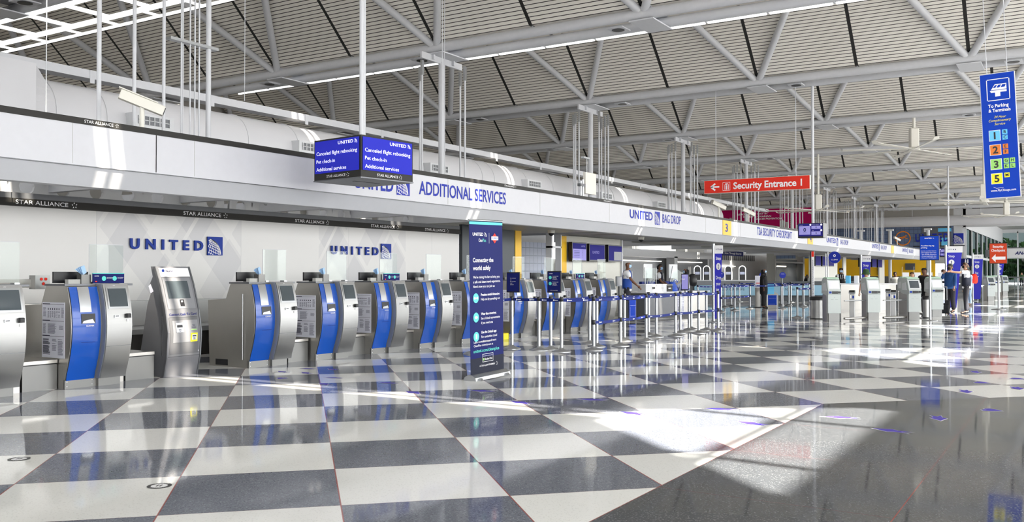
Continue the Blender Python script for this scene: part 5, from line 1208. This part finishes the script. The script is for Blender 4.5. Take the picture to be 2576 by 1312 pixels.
# waiting time monitor on a pole
def wait_mon(x, y, z, label, W_=.80, H_=.47, depth=.5, sc=1):
    t = facing('wait_time_monitor', x, y, z, label, 'monitor', 'waiting time monitors')
    MB().box(0, W_, 0, depth, 0, H_).build('case', 'black', t); MB().rect(.02, W_-.02, .05, H_-.02, -.004).build('screen', 'screen_indigo', t)
    MB().rect(.04, .40, .10, H_-.09, -.007).rect(.43, .72, .28, H_-.09, -.007).rect(.43, .72, .09, .20, -.007).build('screen_field', 'screen_lilac', t, each=True)
    MB().text('0', .22, .20, .12, -.01, al='c', bold=1.5).text('0', .58, .305, .055, -.01, al='c', bold=1).text('0', .58, .12, .055, -.01, al='c', bold=1).text('MINUTES', .22, .15, .02, -.01, al='c').build('lettering', 'navy', t, each=True)
    MB().disc(.40, H_-.055, .03, -.01).disc(.74, H_-.055, .03, -.01).disc(.74, .235, .03, -.01).build('icon', 'screen_white', t, each=True)
    MB().text('General', .06, H_-.065, .022, -.01).text('Premier Access', .46, H_-.065, .022, -.01, w=.2).text('Pre', .46, .225, .022, -.01).build('lettering', 'white_ink', t, each=True)
    return t
t = wait_mon(30, 7.79, 2.56, 'black box monitor showing a large 0, at the foot of a long ceiling pole')
MB().tube((.42, .25, .47), (.42, .25, 5.1), .045, 14).build('ceiling_pole', 'tube', t)
t = wait_mon(57.0, 7.2, 2.35, 'small far monitor showing 0 behind the step banner', .87, .5); MB().tube((.80, .25, .47), (.80, .25, 5.46), .05, 10).build('ceiling_pole', 'tube', t)
# magenta banner
t = facing('hanging_banner', 70, 24.7, 4.85, 'wide magenta hanging banner with white skyline about cancer prevention', 'banner'); W_ = 7.68; H_ = 1.55
MB().box(0, W_, 0, .05, 0, H_).build('sheet', 'magenta', t)
MB().text('LEADING THE WAY IN', 1.9, 1.13, .13, -.01, w=2.3, bold=1.5).text('BREAST & OVARIAN', 2.3, .93, .13, -.01, w=2.2, bold=1.5).text('CANCER PREVENTION', 3.2, .73, .13, -.01, w=2.1, bold=1.5).text('bright pink', .2, .75, .16, -.01, w=.85).build('lettering', 'white_ink', t, each=True)
b = MB()
for x0, x1, h in ((1.2, 1.4, .95), (2.0, 2.3, .2), (3.5, 3.8, .25), (4.2, 4.6, .2), (5.2, 5.5, .55), (5.6, 5.85, .5), (6.4, 6.7, .25), (6.9, 7.2, .3)): b.rect(x0, x1, .02, h, -.01)
for j in range(5): b.ribbon([(5.95, .02+j*.17), (6.2, .19+j*.17)], .025, -.01).ribbon([(6.2, .02+j*.17), (5.95, .19+j*.17)], .025, -.01)
b.add([(5.2, -.01, .55), (5.5, -.01, .55), (5.35, -.01, .75)], [(0, 1, 2)]); b.build('skyline_print', 'warm_grey', t)
MB().tube((.5, .02, H_), (.5, .02, 6.3), .02, 6).tube((7.2, .02, H_), (7.2, .02, 6.3), .02, 6).build('hanger_cable', 'tube', t, each=True)
# touchless bag tag sign
t = facing('pole_sign', 29.66, 4.10, 0, 'blue pole sign reading Touchless bag tag printing in front of the kiosks')
MB().bbox(-.0, .54, -.02, .02, 1.80, 2.54, .01).build('frame', 'black', t); MB().rect(.015, .525, 1.82, 2.52, -.024).build('face', 'sign_blue', t)
MB().add([(.015, -.026, 2.36), (.525, -.026, 2.28), (.525, -.026, 2.44), (.015, -.026, 2.52)], [(0, 1, 2, 3)]).build('swoosh', 'cyan', t) if False else None
b = MB(); b.text('UNITED', .14, 2.44, .035, -.028, w=.2, bold=2).text('Touchless bag tag', .04, 2.22, .035, -.028, w=.36, bold=2).text('printing', .04, 2.16, .035, -.028, w=.17, bold=2)
for i, s_ in enumerate(('Use this touchless kiosk to', 'print luggage tags if you:', '- Are already checked in', '- Present applicable fees', '- Have your boarding pass')): b.text(s_, .04, 2.07-i*.052, .022, -.028, w=.42, bold=.5)
globe(b, .36, 2.435, .045, -.028, k_line=0, dense=0); b.build('lettering', 'white_ink', t, each=True)
MB().tube((.28, 0, .0), (.28, 0, 1.80), .035, 14).build('pole', 'satin', t); MB().lathe([(.2, 0), (.2, .015), (.04, .03)], c=(.28, 0, 0)).build('foot', 'satin', t)
# security checkpoint sign
t = facing('pole_sign', 40.33, 3.05, 0, 'red pole sign reading Security Checkpoint with a white arrow')
MB().bbox(0, .62, -.02, .02, 1.79, 2.60, .01).build('frame', 'black', t); MB().rect(.015, .605, 1.81, 2.58, -.024).build('face', 'brick_red', t)
MB().text('Security', .31, 2.42, .09, -.028, al='c', w=.38, bold=2).text('Checkpoint', .31, 2.27, .09, -.028, al='c', w=.48, bold=2).build('lettering', 'white_ink', t, each=True)
MB().add([(.08, -.028, 2.01), (.22, -.028, 2.17), (.22, -.028, 2.07), (.56, -.028, 2.07), (.56, -.028, 1.95), (.22, -.028, 1.95), (.22, -.028, 1.85)], [tuple(range(7))]).build('arrow', 'white_ink', t)
MB().tube((.31, 0, 0), (.31, 0, 1.79), .035, 14).build('pole', 'satin', t); MB().lathe([(.26, 0), (.26, .015), (.05, .04)], c=(.31, 0, 0)).build('foot', 'satin', t)
# step banners: tapering blue flags on poles
def step(x, y, num, lines, label, w0=.42, w1=.26, H_=2.38, sc=1., rz=-pi/2):
    t = empty('step_banner', (x, y, 0), rz, label, 'banner', 'blue step banners'); t.scale = (sc, sc, sc)
    MB().tube((-.04, 0, 0), (-.04, 0, H_+.05), .045, 12).build('pole', 'satin', t); MB().lathe([(.2, 0), (.2, .012), (.05, .03)]).build('foot', 'satin', t)
    MB().add([(0, 0, H_-.24), (0, 0, .1), (w1, 0, .1), (w0-.03, 0, H_-.24)], [(0, 1, 2, 3)]).build('flag', 'purple_blue', t); MB().rect(0, w0, H_-.24, H_, -.0).build('header', 'white_ink', t)
    kx_ = min(1, w0/.36); b = MB(); b.text('Step', .05*kx_, H_-.42, .09, -.006, w=.22*kx_, bold=1.2); 
    for i, s_ in enumerate(lines): b.text(s_, .05*kx_, H_-.98-i*.17, .10, -.006, w=(.05*len(s_)+.02)*kx_*(1-.1*i), bold=1)
    b.build('lettering', 'white_ink', t, each=True); b = MB(); b.mi(0).disc(.16*kx_, H_-.61, .10*kx_, -.006, 24, rz=.10); b.mi(1).text(num, .16*kx_, H_-.665, .11, -.010, al='c', bold=2, w=.05*kx_ if num == '2' else None); b.build('step_number', ['white_ink', 'navy'], t)
    b = MB(); b.text('UNITED', .04*kx_, H_-.13, .035, -.006, w=.15*kx_).rect(.22*kx_, .25*kx_, H_-.14, H_-.10, -.006).rect(.29*kx_, .32*kx_, H_-.14, H_-.10, -.006); b.build('header_lettering', 'navy', t, each=True)
mat('purple_blue', (.035, .035, .50), .5)
step(38.5, 4.36, '1', ('Tag', 'your', 'bag'), 'blue banner reading Step 1 behind the two talking people', w0=.55, w1=.32, H_=2.45)
step(52.08, 4.66, '1', ('Tag', 'your', 'bag'), 'blue banner reading Step 1 behind the red backpack', w0=.46, w1=.30)
step(75.7, 5.2, '1', ('Tag', 'your', 'bag'), 'blue banner reading Step 1 behind the red checkpoint sign', w0=.46, w1=.15)
step(25.44, 8.98, '2', ('Drop', 'your', 'bag'), 'narrow blue banner reading Step 2 at the end of the belt run', w0=.25, w1=.14, H_=2.22)
step(38.95, 7.55, '2', ('Drop', 'your', 'bag'), 'blue banner reading Step 2 behind the green hat', w0=.35, w1=.30, H_=2.12)
# round lounge sign
t = facing('round_sign', 37.0, 8.47, 0, 'large round blue sign reading CLEAR on twin poles')
b = MB(); b.disc(.28, 2.04, .23, -.02, 32).disc(.28, 2.04, .23, .02, 32); b.build('disc', 'letter_blue', t); MB().disc(.28, 2.04, .24, .0, 32, r0=.228).build('rim', 'satin', t)
b = MB(); b.text('CLEAR', .28, 1.93, .045, -.026, al='c', w=.26, bold=1.2); b.disc(.28, 2.11, .05, -.026, 16, r0=.025); b.build('lettering', 'white_ink', t, each=True)
MB().tube((.02, 0, 0), (.02, 0, 2.25), .02, 10).tube((-.06, 0, 0), (-.06, 0, 2.2), .02, 10).build('pole', 'satin', t, each=True); MB().box(-.2, .2, -.2, .2, 0, .015).build('foot', 'satin', t)
# striped identification column
t = facing('notice_column', 30.12, 7.44, 0, 'tall white and black column with a red top and small vertical text')
MB().box(0, .045, 0, .03, .1, 2.12).build('dark_edge', 'black', t); MB().box(.045, .13, 0, .03, .5, 2.12).build('white_face', 'white_ink', t); MB().rect(.05, .125, 1.95, 2.12, -.004).build('red_top', 'red', t)
b = MB(); rnd = random.Random(2)
for i in range(42): b.rect(.06+.01*rnd.random(), .115-.02*rnd.random(), .6+i*.03, .614+i*.03, -.004)
b.build('print', 'ink', t); MB().tube((.06, .02, 0), (.06, .02, .6), .03, 10).build('post', 'satin', t); MB().lathe([(.18, 0), (.18, .012), (.05, .03)], c=(.06, .02, 0)).build('foot', 'satin', t)
# far wall signs
t = facing('wall_sign', 99.86, 14.2, 4.4, 'large far dark blue airline lettering with globe square on the tiled wall')
MB().text('UNITED', 0, .25, .75, -.02, w=3.1, bold=3, sp=1.3).build('lettering', 'letter_blue', t); MB().box(3.5, 4.4, -.04, 0, 0, 1.0).build('emblem_plate', 'letter_blue', t)
b = MB(); globe(b, 3.5, .0, .95, -.06, k_line=0); b.build('emblem_globe', 'white_ink', t); MB().box(-.2, 4.5, -.03, 0, -.28, -.18).build('underline', 'black', t)
t = facing('wall_sign', 99.8, 15.35, 5.0, 'orange ring emblem on the far tiled wall'); b = MB(); b.disc(0, 0, .74, -.02, 32, r0=.64); b.build('ring', 'orange', t)
b = MB(); b.ribbon([(-.5, .05), (-.1, .1), (.35, .28)], .1, -.02).ribbon([(-.25, -.15), (.1, .08)], .07, -.02).ribbon([(.1, .1), (.45, -.05)], .07, -.02); b.build('bird_mark', 'orange', t)
t = facing('wall_sign', 99.9, 9.95, 2.15, 'blue restroom sign with two white figures by the yellow wall')
MB().box(-.1, .95, -.03, 0, 0, .75).build('panel', 'navy', t); MB().rect(.25, .37, .3, .58, -.034).rect(.45, .57, .3, .58, -.034).disc(.31, .63, .05, -.034).disc(.51, .63, .05, -.034).build('pictogram', 'white_ink', t, each=True)
t = facing('hanging_sign_band', 100.5, 7.6, 2.95, 'far grey overhead band with a small airline mark across the passage'); MB().box(0, 7, 0, .5, 0, .9).build('band', 'frame_white', t); MB().box(-.1, 7.1, -.05, .55, .9, 1.0).build('top_edge', 'gunmetal', t); MB().text('ANA', 2.2, .3, .3, -.02, slant=.3, bold=2).build('lettering', 'navy', t)
MB().box(-.3, 0, -.3, .5, .1, .8).build('end_box', 'gunmetal', t)
for i, (y0, y1, z0, z1, l) in enumerate(((17.8, 17.25, 1.3, 2.45, 'dark blue poster on the yellow wall right of the green hat'), (15.15, 14.25, 1.8, 2.45, 'dark hanging monitors by the yellow wall'))):
    tag(MB().box(99.8, 99.95, y1, y0, z0, z1).build('wall_poster', ['navy', 'gunmetal'][i]), l, 'poster')
# far cross duct
t = empty('air_duct', (96.5, 0, 6.5), 0, 'wide round white air duct crossing the far end of the hall', 'duct'); MB().tube((0, 0, 0), (0, 30, 0), .5, 32).build('duct_body', 'duct', t)
b = MB()
for y in range(1, 30, 4): b.tube((0, y-.03, 0), (0, y+.03, 0), .51, 32)
b.build('seam_ring', 'duct', t, each=True)
b = MB()
for y in range(2, 30, 6): b.tube((0, y, .5), (0, y, 1.9), .03, 6)
b.build('hanger_rod', 'tube', t, each=True)
# ---------------------------------------------------------------- ceiling fans
def fan(x, y, z, r, label, rot=0.):
    t = empty('ceiling_fan', (x, y, z), rot, label, 'fan', 'big ceiling fans')
    MB().bbox(-.16, .16, -.16, .16, .1, .85, .03).build('motor_housing', 'fan_white', t); MB().tube((0, 0, .85), (0, 0, 7.55-z), .06, 10).build('down_rod', 'fan_white', t); MB().lathe([(.2, 0), (.22, .05), (.2, .1)], n=20).build('hub', 'fan_white', t)
    for i in range(8):
        a = 2*pi*i/8; M_ = Matrix.Rotation(a, 4, 'Z') @ Matrix.Rotation(R(8), 4, 'X')
        MB().add([M_ @ Vector(p) for p in ((.15, -.06, .03), (r, -.11, .02), (r, .11, .02), (.15, .06, .03), (.15, -.06, .05), (r, -.11, .035), (r, .11, .035), (.15, .06, .05))], [(0, 1, 2, 3), (7, 6, 5, 4), (0, 4, 5, 1), (1, 5, 6, 2), (2, 6, 7, 3), (3, 7, 4, 0)]).add([M_ @ Vector(p) for p in ((r, -.12, .02), (r+.14, -.07, .12), (r+.14, .08, .12), (r, .12, .02))], [(0, 1, 2, 3)]).build('blade', 'fan_white', t)
fan(38.6, 5.52, 6.25, 2.7, 'big white ceiling fan left of the tall blue sign', .42)
fan(48.0, 3.83, 4.76, 2.4, 'white ceiling fan at the foot of the tall blue sign', .05)
fan(66.2, 4.02, 5.09, 2.5, 'white ceiling fan near the far cross duct', .3)
fan(48, 11.43, 4.62, 2.5, 'white ceiling fan behind the waiting time monitor', .4)
# ---------------------------------------------------------------- floor decals
def heart():
    return [(0, -.13), (.10, -.02), (.12, .06), (.07, .10), (.02, .09), (0, .05), (-.02, .09), (-.07, .10), (-.12, .06), (-.10, -.02)]
def decal(x, y, rz, i, kind):
    mb = MB(); pts = heart() if kind == 0 else [(-.22, .02), (-.02, .10), (.05, .05), (.2, .06), (.1, .0), (.2, -.06), (.05, -.05), (-.02, -.09)]
    mb.mi(1).add([(1.14*a, 1.14*b, .0015) for a, b in pts], [tuple(range(len(pts)))]); mb.mi(0).add([(a, b, .003) for a, b in pts], [tuple(range(len(pts)))])
    o = mb.build('floor_decal', ['purple', 'white_ink']); o.location = (x, y, 0); o.rotation_euler = (0, 0, rz); q = .62 if y > 7 else .8; o.scale = (q, q, 1); return o
DC = [(9.29, 9.66), (9.8, 9.67), (9.36, 9.27), (8.72, 9.09), (9.93, 9.3), (9.13, 8.52), (8.54, 8.14), (9.07, 7.53), (8.5, 6.67), (9.05, 6.06), (8.46, 5.17), (9.07, 4.61), (8.39, 3.81), (9.14, 3.16), (8.42, 2.61), (9.23, 1.99), (8.69, 1.44), (9.7, 1.18), (10.55, .79), (12.07, 1.17), (13.14, 1.09), (14.53, 1.28), (13.89, .73), (12.74, .67)]
for i, (x, y) in enumerate(DC):
    hk = i in (3, 18, 20, 22) ; o = decal(x, y, R(-90 if i < 17 else 0)+(.3 if i % 2 else -.2), i, 0 if hk else 1)
    tag(o, f'purple {"heart" if hk else "arrow"} floor sticker, {ORD[i].replace("nearest", "first")} along the trail from the counters', 'sticker', 'purple floor stickers')
for i, (x, y, l) in enumerate(((3.88, 6.82, 'round black and white floor sticker at the picture edge'), (3.88, 5.17, 'round black and white floor sticker on the white tile in front'))):
    b = MB(); n = 40
    def ring(r0, r1, z): b.add([(r*cos(2*pi*j/n), r*sin(2*pi*j/n), z) for r in (r1, r0) for j in range(n)], [(j, (j+1) % n, n+(j+1) % n, n+j) for j in range(n)])
    b.mi(0); ring(.095, .14, .002); b.mi(1); ring(0.001, .095, .002); b.mi(1)
    for s_, r in (('STAND HERE', 0), ('6 FEET APART', pi)):
        vs, fs2, Wt = glyphs(s_, 1, 1.1)
        for f_ in fs2:
            b.add([((.107+vs[q][1]*.026)*sin((vs[q][0]/Wt-.5)*1.6+r), (.107+vs[q][1]*.026)*cos((vs[q][0]/Wt-.5)*1.6+r), .0035) for q in f_], [tuple(range(len(f_)))])
    b.mi(0)
    for k in (-.02, .02): b.box(k-.008, k+.008, -.04, .04, .003, .004)
    o = b.build('floor_decal', ['decal_black', 'white_ink']); o.location = (x, y, 0); o.rotation_euler = (0, 0, R(-58)); o.scale = (.56, .56, 1); tag(o, l, 'sticker', 'round floor stickers')
# ---------------------------------------------------------------- far desk with guards
t = empty('far_desk', (37.5, 6.6, 0), R(-60), 'white-topped steel desk behind the first pale kiosks', 'desk'); MB().box(-1.5, .6, 0, .6, 0, .98).build('body', 'dark_steel', t); MB().box(-1.6, .7, -.05, .65, .98, 1.03).build('worktop', 'white_ink', t)
t = empty('far_desk', (39.2, 5.0, 0), R(-60), 'steel desk with white guards under the yellow wall, behind the brown-haired person', 'desk'); MB().box(-1.3, 1.0, 0, .6, 0, .98).build('body', 'dark_steel', t); MB().box(-1.4, 1.1, -.05, .65, .98, 1.03).build('worktop', 'white_ink', t)
for i, (x, y) in enumerate(((38.95, 5.9), (39.15, 5.5), (39.4, 5.1), (39.6, 4.7))):
    g = empty('desk_monitor', (x, y, 1.03), R(-75), f'white far monitor with a dark bracket before the yellow wall, {ORD[i].replace("nearest", "first")} of four', 'monitor', 'far white monitors'); MB().box(-.12, .12, 0, .03, .08, .42).build('rear_shell', 'white_ink', g); MB().tube((0, -.02, 0), (.04, -.05, .25), .012).build('arm', 'gunmetal', g); MB().box(-.14, -.1, .05, .06, .1, .65).build('guard', 'glass', g)
for i, (x, y, h) in enumerate(((36.6, 7.6, .3), (36.9, 7.35, .3), (37.1, 7.0, .42))):
    tag(MB().bbox(x-.1, x+.1, y-.08, y+.08, 1.03, 1.03+h, .01).build('supply_box', ['cyan', 'white_ink', 'white_ink'][i]), ['light blue box on the far white-topped desk', 'white box next to the light blue one on the far desk', 'tall white box at the end of the far desk'][i], 'box', 'boxes on the far desk')
tag(MB().box(58.5, 66, 14.2, 14.6, 0, 1.12).build('far_counter', 'warm_grey'), 'long plain grey counter under the dark monitors down the row', 'counter')
tag(MB().box(95, 95.6, 9, 24, 0, 1.15).build('far_counter', 'gunmetal'), 'long dark counter along the foot of the yellow wall', 'counter')
t = empty('railing', (104, 3.2, 0), pi/2, 'dark railing with a dark top in the glazed passage', 'railing'); MB().box(0, 3.4, 0, .1, 1.0, 1.1).build('top_rail', 'gunmetal', t)
b = MB()
for i in range(5): b.box(i*.8, i*.8+.06, 0, .06, 0, 1.0)
b.build('post', 'gunmetal', t, each=True)
# trees outside the glazed end
for i, (x, y, s_) in enumerate(((158, 6.5, 5.5), (160, 1.5, 6.5), (159, -4, 6), (163, 11, 7))):
    t = empty('tree', (x, y, 0), 0, f'leafy green tree outside the far windows, {["left", "middle", "right", "rear"][i]} one', 'tree', 'trees outside the far windows')
    MB().tube((0, 0, 0), (0, 0, 3), .25, 10, .15).build('trunk', 'trunk', t); b = MB(); rnd = random.Random(i)
    for k in range(1500):
        th, ph, r = rnd.uniform(0, 2*pi), math.acos(rnd.uniform(-1, 1)), s_*.62*rnd.random()**.4; c = Vector((r*sin(ph)*cos(th), r*sin(ph)*sin(th), 3.6+r*cos(ph)*.8)); u = Vector((rnd.uniform(-1, 1), rnd.uniform(-1, 1), rnd.uniform(-1, 1))).normalized(); v = u.orthogonal().normalized(); q = rnd.uniform(.18, .45)
        b.add([c+u*q, c+v*q, c-u*q, c-v*q], [(0, 1, 2, 3)])
    b.build('foliage', 'leaf', t)
